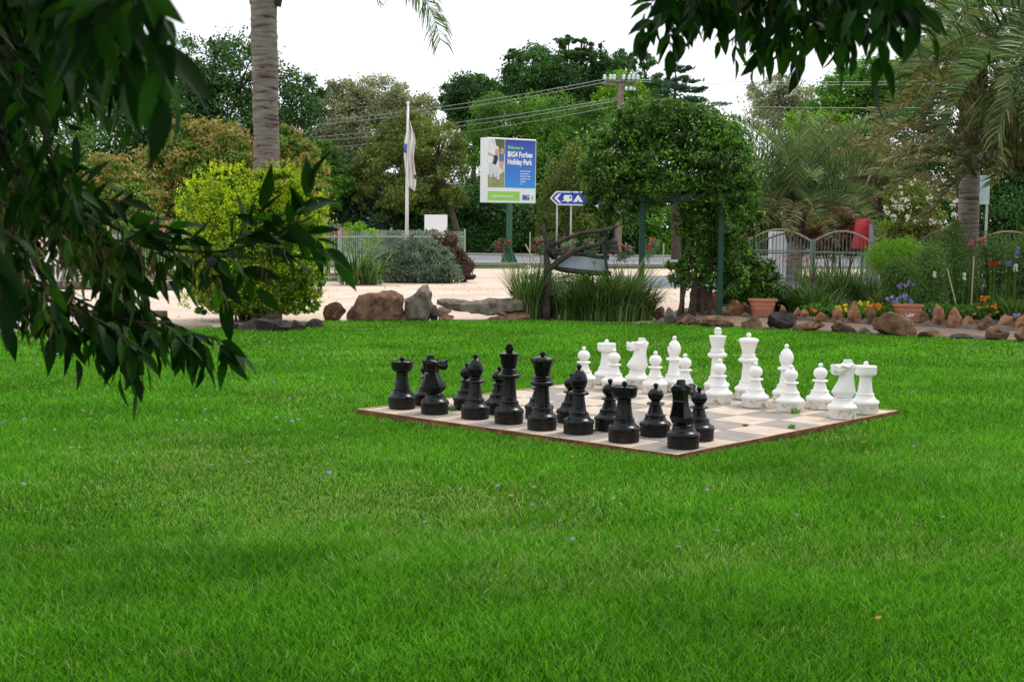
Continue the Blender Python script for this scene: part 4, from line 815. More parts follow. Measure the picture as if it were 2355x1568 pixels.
def plates(items, name, par):
    q = MB(); ms = []
    for i, (pts, m) in enumerate(items):
        ms.append(m); y = -.012-.002*i; q.prism([R0 @ Vector((a*SW, y, (1-b_)*SHt)) for a, b_ in pts], (R0.to_3x3() @ Vector((0, .0015, 0))), i)
    return q.build(name, ms, par)
plates([([(.16, .18), (.22, .17), (.25, .21), (.23, .26), (.17, .27), (.15, .22)], M_skin), ([(.12, .27), (.20, .27), (.215, .32), (.17, .42), (.10, .40), (.13, .33)], M_navy), ([(.10, .40), (.17, .42), (.18, .60), (.13, .61), (.12, .50), (.09, .61), (.04, .61), (.07, .48)], M_ppants),
        ([(.01, .22), (.07, .25), (.13, .27), (.13, .30), (.06, .285), (.01, .25)], M_skin), ([(.01, .29), (.09, .29), (.10, .36), (.05, .40), (.01, .40)], M_swhite)], 'printed_figure', ps)
plates([([(.27, .16), (.32, .16), (.33, .22), (.28, .23)], M_skin), ([(.23, .24), (.33, .24), (.335, .36), (.24, .36)], M_pblue), ([(.24, .36), (.33, .36), (.31, .50), (.28, .46), (.24, .48)], M_skin), ([(.20, .46), (.25, .44), (.24, .64), (.19, .64)], M_ppants)], 'printed_figure', ps)
plate(.012, .665, .822, .965, M_sgreen, 'green_bar', ps)
RT = R0 @ Matrix.Translation((0, -.012, 0)) @ Matrix.Rotation(math.pi/2, 4, 'X')
def st(body, u, v, size, m, name, bold=0, sx=1, align='LEFT'): return txt(body, size, RT @ Matrix.Translation((u*SW, (1-v)*SHt, 0)), m, name, ps, bold, align, sx)
st('Welcome to', .405, .165, .19, M_lime_t, 'lettering', .004, .80)
st('BIG4 Forbes', .405, .285, .31, M_wt, 'lettering', .012, .78); st('Holiday Park', .405, .40, .31, M_wt, 'lettering', .012, .75)
for i, l in enumerate(['Cabins - fully self contained', 'Ensuite powered sites', 'Powered sites - TV cabling', 'Unpowered sites - shady', 'Camp kitchen', 'Pool']): st(l, .67, .51+i*.04, .075, M_wt, 'lettering', .002, .62)
st('www.bigforbesholidaypark.com.au', .06, .91, .115, M_wt, 'lettering', .003, .72)
st('BIG', .72, .945, .27, M_blue, 'lettering', .012, .85); st('4', .90, .945, .27, M_sgreen, 'lettering', .010, .85)
q = MB(); c = ps.location; q.tube([(c.x, c.y, 0), (c.x, c.y, z0-.004)], .125, 16); 
q.build('pole', M_pole, ps, smooth=True, sharp=40)
q = MB()
for a in range(4):
    d = Vector((math.cos(a*math.pi/2+.5), math.sin(a*math.pi/2+.5), 0)); n_ = Vector((-d.y, d.x, 0))*.02
    q.prism([c+d*.1+Vector((0, 0, .02))-n_, c+d*.42+Vector((0, 0, .02))-n_, c+d*.40+Vector((0, 0, .08))-n_, c+d*.15+Vector((0, 0, .62))-n_, c+d*.1+Vector((0, 0, .62))-n_], n_*2)
q.box((c.x, c.y, .01), .95, .95, .03); q.build('base_plate', M_pole, ps)
# direction sign
DD = 58.5; ds = thing('direction_sign', (P(1300, 600, DD).x, DD, 0), 'blue arrow-shaped road sign with white caravan and tent symbols on two grey poles', 'sign')
M_al = mat('galvanised', (.45, .47, .49), .45, .5, .1, 8, metal=.3)
for px in (1279, 1311):
    q = MB(); a = P(px, 600, DD+.12); q.tube([(a.x, a.y, 0), (a.x, a.y, P(px, 446, DD).z)], .038, 10); q.build('pole', M_al, ds, smooth=True)
def dsp(l, off, m, name, par=None, th=.04):
    q = MB(); q.prism([P(x, y, DD)+Vector((0, off, 0)) for x, y in l], (0, th, 0)); return q.build(name, m, par or ds)
dsp([(1264, 456), (1278, 440), (1400, 442), (1400, 474), (1280, 472)], 0, M_swhite, 'sign_board', th=.10)
fb_ = dsp([(1268, 456), (1280, 443), (1397, 445), (1397, 471), (1282, 469)], -.012, M_blue, 'blue_face', th=.01)
dsp([(1274, 456), (1284, 446), (1290, 446), (1281, 456.5), (1291, 467), (1285, 467)], -.02, M_wt, 'chevron', th=.006)
dsp([(1297, 449), (1313, 449), (1315, 452), (1315, 463), (1308, 463), (1307, 466), (1304, 466), (1303, 463), (1292, 463), (1292, 461), (1297, 461), (1295, 455)], -.02, M_wt, 'caravan_symbol', th=.006)
dsp([(1309, 452), (1313, 452), (1313, 457), (1309, 457)], -.026, M_blue, 'caravan_symbol', th=.004)
dsp([(1328, 449), (1330, 449), (1340, 465), (1331, 465), (1329, 458), (1326, 465), (1317, 465)], -.02, M_wt, 'tent_symbol', th=.006)
# blank back of a small sign
q = MB(); d = 50; a, b_ = P(976, 494, d), P(1028, 545, d); 
bs_ = thing('blank_sign', ((a.x+b_.x)/2, d, 0), 'blank pale grey sign back standing behind the grey shrubs', 'sign')
q.box(((a.x+b_.x)/2, d, (a.z+b_.z)/2), b_.x-a.x, .12, a.z-b_.z); q.build('sign_board', M_swhite, bs_, bevel=.01)
for s in (-.25, .25): q = MB(); q.tube([((a.x+b_.x)/2+s, d+.08, 0), ((a.x+b_.x)/2+s, d+.08, b_.z+.05)], .03, 8); q.build('pole', M_al, bs_)
# ------------------------------------------------------------------ power pole and wires
PD = 76; pp = thing('power_pole', (P(1422, 500, PD).x, PD, 0), 'weathered timber power pole with crossarm of white insulators above the vine arch', 'power pole')
M_tim = mat('weathered_timber', (.30, .24, .20), .9, .1, .4, 5, bump=.3); M_ins = mat('insulator', (.7, .76, .8), .2, .6); M_wire = mat('wire', (.42, .42, .40), .5, .4)
ptz = P(1422, 176, PD).z; q = MB(); q.tube([(pp.location.x, PD, 0), (pp.location.x, PD, ptz)], [.2, .16], 10); q.build('pole', M_tim, pp, smooth=True, sharp=40)
ins = []
q = MB(); a, b_ = P(1390, 186, PD-.25), P(1468, 189, PD-.25); q.tube([a, b_], .06, 4); q.build('crossarm', M_tim, pp)
q = MB(); a2, b2 = P(1385, 193, PD+.4), P(1462, 201, PD-.6); q.tube([a2, b2], .05, 4); q.build('crossarm', M_tim, pp)
for px in (1390, 1404, 1412, 1434, 1446, 1456, 1466):
    c = P(px, 184, PD-.25); q = MB(); q.lathe([(.03, -.05), (.04, 0), (.10, .03), (.10, .10), (.06, .13), (.09, .16), (.08, .24), (.03, .28)], 10, Matrix.Translation(c)); q.build('insulator', M_ins, pp, smooth=True)
for px in (1440, 1450, 1458):
    c = P(px, 203, PD-.5); q = MB(); q.lathe([(.03, -.15), (.09, -.1), (.09, .02), (.03, .08)], 8, Matrix.Translation(c)); q.build('insulator', M_ins, pp, smooth=True)
def wire(p, d0, p2, d1, label, r=.015, sag=.25):
    a, b_ = P(*p, d0), P(*p2, d1); q = MB(); n = 14; q.tube([a.lerp(b_, i/n)-Vector((0, 0, sag*4*(i/n)*(1-i/n))) for i in range(n+1)], r, 5); o = q.build('overhead_wire', M_wire); tag(o, label, 'power line', 'overhead wires')
wire((560, 290), 97, (1390, 183), PD-.25, 'topmost overhead wire running left from the pole crossarm', sag=.4)
wire((560, 295), 97.5, (1404, 187), PD-.25, 'second overhead wire just under the topmost one left of the pole', sag=.5)
wire((560, 324), 96, (1418, 226), PD, 'upper wire of the lower bundle running left from the pole', sag=.4)
wire((560, 331), 96.2, (1420, 231), PD, 'middle wire of the lower bundle running left from the pole', sag=.5)
wire((560, 350), 96, (1422, 243), PD, 'lowest overhead wire running left from the pole, behind the park sign', sag=.5, r=.012)
wire((1466, 184), PD-.25, (2400, 181), 70, 'upper overhead wire running right from the pole to the palms', sag=.15)
wire((1456, 188), PD-.25, (2400, 186), 70.5, 'second overhead wire running right from the pole to the palms', sag=.2)
wire((1424, 236), PD, (2400, 243), 70, 'lower overhead wire running right behind the first feather palm', sag=.2, r=.012)
# ------------------------------------------------------------------ standard roses and stakes on the verge
M_stake = mat('bamboo_stake', (.55, .45, .30), .8, .1, .2, 8)
def rose(px, d, ytop, yb, label, fl, n=9):
    a = P(px, 600, d); b0 = Vector((a.x, d, 0)); top = P(px, ytop, d); t = thing('standard_rose', b0, label, 'rose bush', 'standard roses along the verge')
    q = MB(); q.tube([b0, Vector((a.x, d, P(px, yb, d).z))], .018, 5); q.build('stem', M_bark, t); q = MB(); q.tube([b0+Vector((.06, 0, 0)), Vector((a.x+.06, d, top.z+.05))], .016, 5); q.build('stake', M_stake, t)
    zc = (top.z+P(px, yb, d).z)/2; rz = (top.z-P(px, yb, d).z)/2; foliage('foliage', [(a.x, d, zc, .34, .34, rz)], 900, .085, L_blue, t, clump=.5)
    vs = []; qs = []
    q = MB()
    for k in range(n):
        c = Vector((a.x+random.uniform(-.32, .32), d-.15+random.uniform(-.15, .1), zc+random.uniform(-.5, 1)*rz)); s = random.uniform(.05, .085)
        for L_ in range(3): q.lathe([(.01, -.5*s), (s*(.5+.25*L_), 0), (s*(.7+.15*L_), s*.35), (s*.2, s*(.55-.1*L_))], 7, Matrix.Translation(c) @ Matrix.Rotation(random.uniform(0, 1), 4, 'X'))
    q.build('blossom', fl, t)
rose(1155, 57.6, 549, 580, 'standard rose with red blooms left of the park sign pole', F_red)
rose(1243, 57.8, 545, 585, 'large standard rose with coral red blooms behind the rustic branch post', F_red, 12)
rose(1311, 57.8, 548, 592, 'standard rose with one big red bloom by the direction sign pole', F_red, 10)
rose(1360, 58, 552, 588, 'standard rose with a single red bloom above the faded panel', F_red, 5)
rose(1435, 58, 560, 600, 'standard rose with pale coral blooms right of the hanging bell', F_coral, 9)
rose(1490, 58, 548, 590, 'standard rose with red blooms behind the arch post', F_red, 9)
for px, yt, dd, tilt, lab in ((1218, 534, 57.5, 0, 'tall upright bamboo stake on the verge right of the park sign'), (1207, 562, 57.4, .06, 'short leaning bamboo stake beside the tall stake'), (1525, 560, 57.5, 0, 'thin stake on the verge seen through the arch')):
    a = P(px, 600, dd); q = MB(); q.tube([(a.x+tilt*8, dd, 0), (a.x, dd, P(px, yt, dd).z)], .03, 6); o = q.build('garden_stake', M_stake); tag(o, lab, 'stake', 'bare stakes on the verge')
# ------------------------------------------------------------------ left: log rails, gas cages
M_log = mat('treated_log', (.15, .13, .11), .9, .2, 0, 6, col2=(.07, .06, .05), bump=.4)
M_kerbg = mat('timber_border', (.32, .28, .24), .9, .1, .3, 8)
lf = thing('log_rail', G(272, 752), 'low weathered log rail with one square post at the lawn edge', 'rail fence', 'log rails')
c = G(275, 752); q = MB(); q.box((c.x, c.y, .36), .115, .115, .72); q.build('post', M_log, lf, bevel=.01)
c2 = G(-150, 756); q = MB(); q.box((c2.x, c2.y, .36), .115, .115, .72); q.build('post', M_log, lf, bevel=.01)
q = MB(); q.tube([Vector((c2.x-.4, c2.y-.13, P(-100, 716, c2.y).z)), Vector((P(385, 726, c.y+.1).x, c.y+.10, P(385, 726, c.y).z+.02))], .052, 10); q.build('rail', M_log, lf, smooth=True)
l2 = thing('log_rail', G(60, 676), 'thick log rail on short posts beyond the gravel at left', 'rail fence', 'log rails'); dl = 33.2
q = MB(); q.tube([P(-200, 654, dl), P(120, 656, dl), P(400, 660, dl)], .10, 10); q.build('rail', M_log, l2, smooth=True)
for px in (-60, 25, 76, 190, 300):
    a = P(px, 660, dl); q = MB(); q.box((a.x, dl+.0, a.z/2-.05), .14, .14, a.z+.0); q.build('post', M_log, l2)
q = MB(); a, b_ = G(380, 758), G(470, 758); q.tube([G(330, 757)+Vector((0, .25, .03)), G(480, 757)+Vector((0, .25, .03))], .05, 6); tag(q.build('border_log', M_kerbg), 'thin pale border log at the lawn edge left of the golden shrub', 'edging')
q = MB(); q.box((G(500, 650).x, 39.2, .12), 7.2, .18, .22); tag(q.build('garden_border', M_log), 'dark timber garden border along the gravel behind the golden shrub', 'edging')
M_cage = mat('cage_metal', (.30, .32, .34), .5, .5, .2, 8, metal=.4); M_gas = mat('gas_bottle', (.62, .66, .68), .35, .5, .15, 9); M_redp = mat('red_print', (.6, .03, .03), .5)
def cage(x0, x1, ytop, yb, d, label, sign):
    a, b_ = P(x0, ytop, d), P(x1, yb, d); w_ = b_.x-a.x; h = a.z; t = thing('gas_bottle_cage', ((a.x+b_.x)/2, d, 0), label, 'cage', 'gas bottle cages')
    for X in (a.x, b_.x):
        for Y in (d, d+.7): q = MB(); q.box((X, Y, h/2), .05, .05, h); q.build('post', M_cage, t)
    for Z in (.1, h*.52, h-.03):
        q = MB(); q.box(((a.x+b_.x)/2, d+.35, Z), w_, .68, .04); q.build('shelf', M_cage, t)
    q = MB()
    for i in range(int(w_/.1)): q.box((a.x+.1*(i+.5), d-.01, h/2), .008, .008, h-.1)
    for i in range(int(h/.1)): q.box(((a.x+b_.x)/2, d-.012, .1+.1*i), w_, .008, .008)
    q.build('wire_mesh', M_cage, t)
    q = MB(); q.box((a.x+w_*sign[0], d-.04, h*sign[1]), w_*sign[2], .02, h*sign[3]); sp = q.build('sign_panel', M_swhite, t)
    q = MB()
    for k in range(4): q.box((a.x+w_*(sign[0]-sign[2]*.33+k*sign[2]*.22), d-.055, h*sign[1]), w_*sign[2]*.13, .008, h*sign[3]*.45, Matrix.Rotation(.3*(k % 2), 3, 'Y'))
    q.build('red_marking', M_redp, t)
    n = max(2, int(w_/.36))
    for lv in (.14, h*.52+.04):
        for i in range(n):
            c = Vector((a.x+w_*(i+.5)/n, d+.34, lv)); g = thing('gas_bottle', c, '%s shelf gas bottle, %s from left, in the %s gas cage' % (['bottom', 'top'][lv > .3], ['first', 'second', 'third', 'fourth', 'fifth'][i], label.split()[0]), 'gas bottle', 'gas bottles in the cages')
            q = MB(); q.lathe([(.11, 0), (.12, .02), (.14, .06), (.145, .30), (.12, .38), (.05, .41), (.03, .42)], 16, Matrix.Translation(c)); q.build('cylinder', M_gas, g, smooth=True)
            q = MB(); q.lathe([(.085, .385), (.09, .40), (.09, .50), (.08, .50), (.08, .41)], 14, Matrix.Translation(c)); q.build('collar', M_gas, g, smooth=True, sharp=40)
cage(72, 148, 590, 672, 36.5, 'low gas cage at the far left with wire front', (.75, .8, .4, .25))
cage(175, 272, 542, 672, 36.8, 'tall gas cage left of the golden shrub with big white sign', (.55, .83, .8, .3))
q = MB(); a, b_ = P(182, 533, 37.6), P(232, 583, 37.6)
aw = thing('sandwich_board', ((a.x+b_.x)/2-.6, 36.0, 0), 'white board with red markings left of the tall gas cage', 'sign')
x = aw.location.x; q = MB(); q.prism([(x-.25, 35.75, .02), (x+.25, 35.75, .02), (x+.25, 36.0, 1.25), (x-.25, 36.0, 1.25)], (0, .03, 0)); q.build('board', M_swhite, aw)
q = MB(); q.prism([(x-.25, 36.3, .02), (x+.25, 36.3, .02), (x+.25, 36.04, 1.25), (x-.25, 36.04, 1.25)], (0, .03, 0)); q.build('board', M_swhite, aw)
q = MB()
for k in range(5): q.box((x-.18+k*.09, 35.935, 1.05-(k % 2)*.2), .04, .012, .2, Matrix.Rotation(.5, 3, 'Y') @ Matrix.Rotation(-.2, 3, 'X'))
q.build('red_marking', M_redp, aw)
# red flowering shrubs behind the rail
t = bush('red_flowering_shrub', 'shrub with deep pink-red blooms just left of the golden shrub', 'shrub', 38, [(380, 545, 50, 44), (330, 600, 70, 50), (300, 540, 50, 40)], 7000, .09, L_mid, 'red flowering shrubs', clump=.35)
for cc in ((322, 503), (372, 518), (385, 540), (220, 603), (350, 620)):
    Pn = np.array([tuple(P(cc[0], cc[1], 36.9))])+rng.normal(size=(60, 3))*[.14, .1, .09]; V, Q = leaf_quads(Pn, .07, .9); npmesh('blossom', V, Q, F_pink, t)
t = bush('red_flowering_shrub', 'small red-flowered shrub between golden shrub and bow-top fence', 'shrub', 41, [(765, 560, 30, 40), (750, 530, 30, 30)], 3500, .09, L_blue, 'red flowering shrubs', clump=.35)
Pn = np.array([tuple(P(775, 538, 40.4))])+rng.normal(size=(50, 3))*[.2, .1, .07]; V, Q = leaf_quads(Pn, .07, .9); npmesh('blossom', V, Q, F_red, t)
# ------------------------------------------------------------------ rock edging of the flower bed
lr = 'lower row of bed edging rocks'; ur = 'upper row of bed edging rocks'
low = [(1503, 1530, 704, 738, M_rb, 'rounded brown rock right beside the sprawling strappy clump'), (1527, 1556, 706, 748, M_mortar, 'grey mortar lump at the left end of the bed edging'),
 (1556, 1612, 722, 750, M_rb, 'long dark rock in front of the arch posts'), (1618, 1690, 726, 755, M_rb, 'long flat brown rock right of the arch front post'), (1704, 1756, 724, 759, M_rb, 'dark rock just left of and below the left terracotta pot'),
 (1760, 1830, 714, 760, M_rd, 'dark tilted rock directly below the left terracotta pot'), (1828, 1900, 741, 764, M_rb, 'long low brown rock right of the dark tilted rock'), (1914, 1972, 738, 768, M_rb, 'rounded brown rock below the yellow flowers'),
 (1976, 2006, 750, 771, M_rg, 'two-lobed grey rock left of the big pointed boulder'), (2012, 2106, 720, 775, M_rb, 'largest boulder of the bed edging, sloping right, under the labelled pot'), (2112, 2172, 757, 778, M_rb, 'low dark rock right of the largest boulder'),
 (2186, 2256, 768, 781, M_rd, 'very low flat dark rock in the lower row at right'), (2270, 2330, 752, 785, M_rb, 'wide brown rock in the lower row near the right edge'), (2336, 2390, 750, 790, M_rb, 'brown rock cut by the right edge of the photo')]
for i, (a, b_, c, d, m, lab) in enumerate(low): rock(a, b_, c, d, m, lab, 60+i, 'edging_rock', 'rock', lr, rot=[0, 0, .04, -.05, .1, .16, -.08, 0, 0, .2, 0, 0, .05, 0][i], taper=[.2, .3, 0, 0, .3, .2, 0, .15, .3, .1, 0, 0, .35, .2][i], cuts=12)
up = [(1590, 1640, 640, 722, M_rb, 'tall brown rock behind the arch between its two right posts'), (1612, 1652, 668, 722, M_ro, 'broad upright orange-brown slab between the right arch posts'), (1674, 1706, 690, 728, M_ro, 'rounded upright rock right of the arch front post'),
 (1700, 1722, 694, 728, M_rb, 'narrow rock left of the left terracotta pot'), (1790, 1808, 700, 730, M_ro, 'small reddish rock right behind the left terracotta pot'), (1818, 1842, 706, 738, M_ro, 'first of two upright ochre rocks right of the left pot'),
 (1842, 1862, 709, 739, M_ro, 'second of two upright ochre rocks right of the left pot'), (1872, 1908, 717, 742, M_ro, 'squat ochre rock just left of the yellow flowers'), (1912, 1936, 709, 744, M_ro, 'upright ochre rock right under the yellow flowers'),
 (1944, 1984, 692, 745, M_ro, 'tall pointed ochre rock, highest between the two pots'), (1994, 2016, 706, 748, M_rb, 'upright reddish rock left of the largest boulder'), (2116, 2136, 714, 748, M_rb, 'small rock touching the labelled pot on its right'),
 (2148, 2176, 698, 753, M_ro, 'tall upright red-brown rock, first right of the labelled pot'), (2180, 2212, 706, 756, M_ro, 'tall upright red-brown rock, second right of the labelled pot'), (2214, 2252, 726, 757, M_ro, 'leaning brown rock right of the two tall red-brown ones'),
 (2250, 2290, 726, 762, M_rb, 'dark brown rock in the upper row near the right edge'), (2296, 2332, 722, 760, M_ro, 'rounded reddish rock in the upper row near the right edge'), (2336, 2368, 722, 762, M_ro, 'reddish rock of the upper row cut by the right edge')]
for i, (a, b_, c, d, m, lab) in enumerate(up): rock(a, b_, c, d, m, lab, 90+i, 'edging_rock', 'rock', ur, rot=random.uniform(-.12, .12), cuts=8, taper=[.3, .1, .1, .1, .3, .15, .1, .3, .12, .7, .2, .15, .1, .25, .35, .2, .12, .2][i])
# mortar haunching between the rocks
def haunch(pts, r, label):
    q = MB(); P3 = [G(x, y)+Vector((0, .12, -.02)) for x, y in pts]; out = []
    for a, b_ in zip(P3, P3[1:]): out += [a.lerp(b_, i/8) for i in range(8)]
    out.append(P3[-1]); q.tube(out, [r*(.45+1.7*abs(noise.noise(p*4.1))) for p in out], 10); o = q.build('mortar_bed', M_mortar, smooth=True); tag(o, label, 'mortar')
haunch([(1510, 743), (1620, 751), (1740, 757), (1860, 763), (2000, 770), (2200, 779), (2400, 790)], .085, 'grey mortar bed joining the lower row of edging rocks')
haunch([(1580, 722), (1700, 728), (1830, 738), (1960, 745), (2100, 750), (2260, 760), (2400, 765)], .095, 'grey mortar bed joining the upper row of edging rocks')
M_dirt = mat('pale_dirt', (.26, .19, .14), .95, .1, .35, 5, bump=.3)
sheet('dirt_strip', [(G(x, y).x, G(x, y).y) for x, y in [(1600, 749), (1740, 756), (1860, 762), (2000, 769), (2200, 778), (2450, 792), (2450, 766), (2260, 760), (2100, 751), (1960, 745), (1830, 738), (1700, 729), (1600, 725)]], .012, M_dirt)
# terracotta pots
M_terra = mat('terracotta_plastic', (.46, .17, .10), .6, .35, .15, 6)
M_label = mat('pot_sticker', (.70, .68, .64), .6, .3, 0, 25, col2=(.35, .35, .36))
def pot(px, ytop, yb, d, wpx, label, sticker=False, rz=0):
    c = Vector((P(px, yb, d).x, d, 0)); k = d/F; zt = P(px, ytop, d).z; zb = max(.02, zt-wpx*k*.66); h = zt-zb; w_ = wpx*k/2
    t = thing('plant_pot', c, label, 'plant pot', 'terracotta pots')
    def ringr(r, z, rect=.55):
        n = 28; out = []
        for i in range(n):
            a = 2*math.pi*i/n; ca, sa = math.cos(a), math.sin(a); e = .55
            out.append(Vector((c.x+r*abs(ca)**e*(1 if ca > 0 else -1), c.y+r*rect*abs(sa)**e*(1 if sa > 0 else -1), z)))
        return out
    prof = [(.66, 0), (.70, .02), (.78, .40), (.80, .42), (.79, .43), (.84, .62), (.86, .64), (.85, .66), (.885, .86), (1.0, .875), (1.0, .99), (.985, 1), (.93, 1), (.91, .9), (.88, .88)]
    vs = []; n = 28
    for r, z in prof: vs += ringr(w_*r, zb+h*z)
    fs = [(i*n+j, i*n+(j+1) % n, (i+1)*n+(j+1) % n, (i+1)*n+j) for i in range(len(prof)-1) for j in range(n)]
    q = MB(); q.add(vs, fs+[tuple(range(n))[::-1]]); q.build('pot_body', M_terra, t, smooth=True, sharp=35)
    q = MB(); q.add(ringr(w_*.9, zb+h*.93), [tuple(range(n))]); q.build('potting_soil', M_soil, t)
    if sticker:
        q = MB(); q.prism([(c.x-.01+w_*a, c.y-w_*.55*.81-.022+.03*(1-b_), zb+h*b_) for a, b_ in ((-.25, .33), (.0, .25), (.28, .33), (.34, .50), (.1, .50), (.05, .46), (-.2, .56))], (0, .03, 0)); q.build('sticker', M_label, t)
        q = MB(); q.box((c.x-w_*.17, c.y-w_*.55*.86-.012, zb+h*.49), .022, .01, .024); q.build('sticker_mark', M_navy, t)
    return t, c, zt, w_
pA = pot(1752, 687, 727, 25.3, 67, 'left terracotta trough pot, empty, behind the dark tilted rock'); pB = pot(2086, 700, 750, 24.3, 70, 'right terracotta trough pot with white sticker, purple pansies behind it', True)
# ------------------------------------------------------------------ gate with arched tops
M_gate = mat('gate_metal', (.16, .22, .19), .55, .4, .3, 8); M_rust = mat('rusty_arch', (.34, .27, .23), .6, .3, 0, 9, col2=(.22, .12, .08))
DGt = 39.0
def gpanel(x0, x1, ytopA, ypeak, ytopB, ybot, d0, d1, label, dense=.1):
    a, b_ = P(x0, ybot, d0), P(x1, ybot, d1); t = thing('arched_gate', Vector(((a.x+b_.x)/2, (d0+d1)/2, 0)), label, 'gate', 'arched metal gates')
    A, B_, Pk = P(x0, ytopA, d0), P(x1, ytopB, d1), P((x0+x1)/2, ypeak, (d0+d1)/2)
    for p in (A, B_): q = MB(); q.box((p.x, p.y, (p.z+.06)/2), .07, .07, p.z+.06); q.build('post', M_gate, t, bevel=.006)
    def topz(s): return A.z*(1-s)+B_.z*s+(Pk.z-(A.z+B_.z)/2)*math.sin(math.pi*s)**.9
    n = 18; pts = [Vector((A.x*(1-s)+B_.x*s, A.y*(1-s)+B_.y*s, topz(s))) for s in [i/n for i in range(n+1)]]
    q = MB(); q.tube(pts, .026, 6); q.build('arched_rail', M_rust, t, smooth=True)
    for zz in (.14, A.z-.28):
        q = MB(); q.tube([Vector((A.x, A.y, zz)), Vector((B_.x, B_.y, zz))], .02, 4); q.build('rail', M_gate, t)
    m = int((Vector((B_.x, B_.y, 0))-Vector((A.x, A.y, 0))).length/dense); q = MB()
    for i in range(1, m):
        s = i/m; x, y = A.x*(1-s)+B_.x*s, A.y*(1-s)+B_.y*s; q.tube([(x, y, .1), (x, y, topz(s))], .008, 4, cap=False)
    q.build('bars', M_gate, t)
gpanel(1723, 1866, 552, 528, 556, 640, 39.0, 37.5, 'leftmost arched metal gate panel with blank white box behind it', .11)
gpanel(1872, 2006, 556, 532, 560, 650, 37.5, 36.5, 'second arched metal gate panel from the left')
gpanel(2012, 2108, 556, 532, 558, 655, 36.5, 35.8, 'third arched metal gate panel, right of the red cover')
gpanel(2114, 2230, 556, 530, 560, 655, 35.8, 34.8, 'fourth arched metal gate panel, behind the airy bushes')
gpanel(2236, 2400, 560, 533, 560, 655, 34.8, 33.8, 'rightmost arched metal gate panel, mostly hidden by plants')
gpanel(1740, 2000, 560, 527, 560, 640, 41, 42, 'arched metal fence panel behind the two left gates', .12)
q = MB(); a = P(1795, 570, 45); q.box((a.x, 45, .75), .75, .4, 1.5); 
wbx = thing('white_box', (a.x, 45, 0), 'pale box with grey side standing on the road side behind the left gate', 'utility box'); q.build('cabinet', M_swhite, wbx, bevel=.02)
q = MB(); q.box((a.x+.5, 45.1, .8), .24, .3, 1.75); q.build('side_cabinet', M_al, wbx, bevel=.02)
# red cover
M_redc = mat('red_cover', (.50, .03, .04), .45, .4, .35, 5, bump=.35, bscale=5)
rc = thing('red_cover', (P(1982, 600, 38.6).x, 38.6, 0), 'red fabric cover pulled over an upright post beside a blue-grey pole', 'cover')
q = MB(); k = 38.6/F; z0_, z1_ = P(1982, 572, 38.6).z, P(1982, 502, 38.6).z; n = 20; prof = [(.50, 0), (.53, .12), (.50, .45), (.48, .7), (.44, .88), (.32, .97), (.1, 1.0)]
vs = []
for r, z in prof:
    for i in range(n):
        an = 2*math.pi*i/n; rr_ = r*(1+.10*noise.noise((math.cos(an)*1.6, math.sin(an)*1.6, z*3))+.04*math.sin(an*5+z*4)); vs.append(Vector((rc.location.x+(.04*z-.02)+.52*rr_*math.cos(an), 38.6+.4*rr_*math.sin(an), z0_+(z1_-z0_)*z)))
q.add(vs, [(i*n+j, i*n+(j+1) % n, (i+1)*n+(j+1) % n, (i+1)*n+j) for i in range(len(prof)-1) for j in range(n)]+[tuple(range((len(prof)-1)*n, len(prof)*n))]); q.build('cover', M_redc, rc, smooth=True)
q = MB(); q.tube([(rc.location.x, 38.6, 0), (rc.location.x, 38.6, z0_+.3)], .05, 8); q.build('post', M_gate, rc)
q = MB(); x = P(2003, 540, 38.3).x; q.tube([(x, 38.3, 0), (x, 38.3, P(2003, 516, 38.3).z)], .055, 10); q.build('pole', mat('blue_grey_pole', (.20, .27, .33), .5), rc)
# ------------------------------------------------------------------ palms at right
def palm(name, label, px, d, yhub, tr, nf, L_, lm, dry, lean=0, ll=.6, els=(-.5, 1.2), n=46, wl=.035, hang=.8, azf=None, tbm=None, droop=1.9):
    h = P(px, yhub, d); b0 = Vector((h.x+lean, d, 0)); t = thing(name, b0, label, 'palm tree', 'feather palms'); q = MB(); N = 26
    pts = [b0.lerp(h, i/N) for i in range(N+1)]; q.tube(pts, [tr*(1.15-.2*i/N+.05*(i % 2)) for i in range(N+1)], 16); q.build('trunk', tbm or M_trunk, t, smooth=True)
    if h.z > 2:
        q = MB()
        for k in range(60):
            a = k*2.399; z = h.z-1.1+k*.019; b_ = Vector((h.x+math.cos(a)*tr*.8, d+math.sin(a)*tr*.8, z)); q.tube([b_, b_+Vector((math.cos(a)*.10, math.sin(a)*.10, .14)), b_+Vector((math.cos(a)*.14, math.sin(a)*.14, .26))], [.05, .04, .015], 5)
        q.build('frond_bases', M_bark, t)
    for k in range(nf):
        a = k*2.399+random.uniform(-.2, .2) if azf is None else azf(k); f = (k*11 % nf)/nf; el = els[0]+(els[1]-els[0])*f
        m = dry if f < .2 else lm; frond(h+Vector((math.cos(a)*.1, math.sin(a)*.1, f*.3)), a, el, L_*(.85+.3*random.random()), droop*(.8+.4*random.random()) if f > .28 else .9*droop, ll, n, t, m, hang=hang*(3 if f < .2 else 1), wl=wl, vee=.5 if f < .2 else 1.25)
    return t
palm('feather_palm', 'bushy grey-green feather palm right of the vine arch, its crown near the ground', 1830, 41, 480, .2, 50, 3.1, L_palmgrey, L_palmred, els=(-.1, 1.5), hang=.2, ll=.62, droop=1.1, n=80, wl=.035)
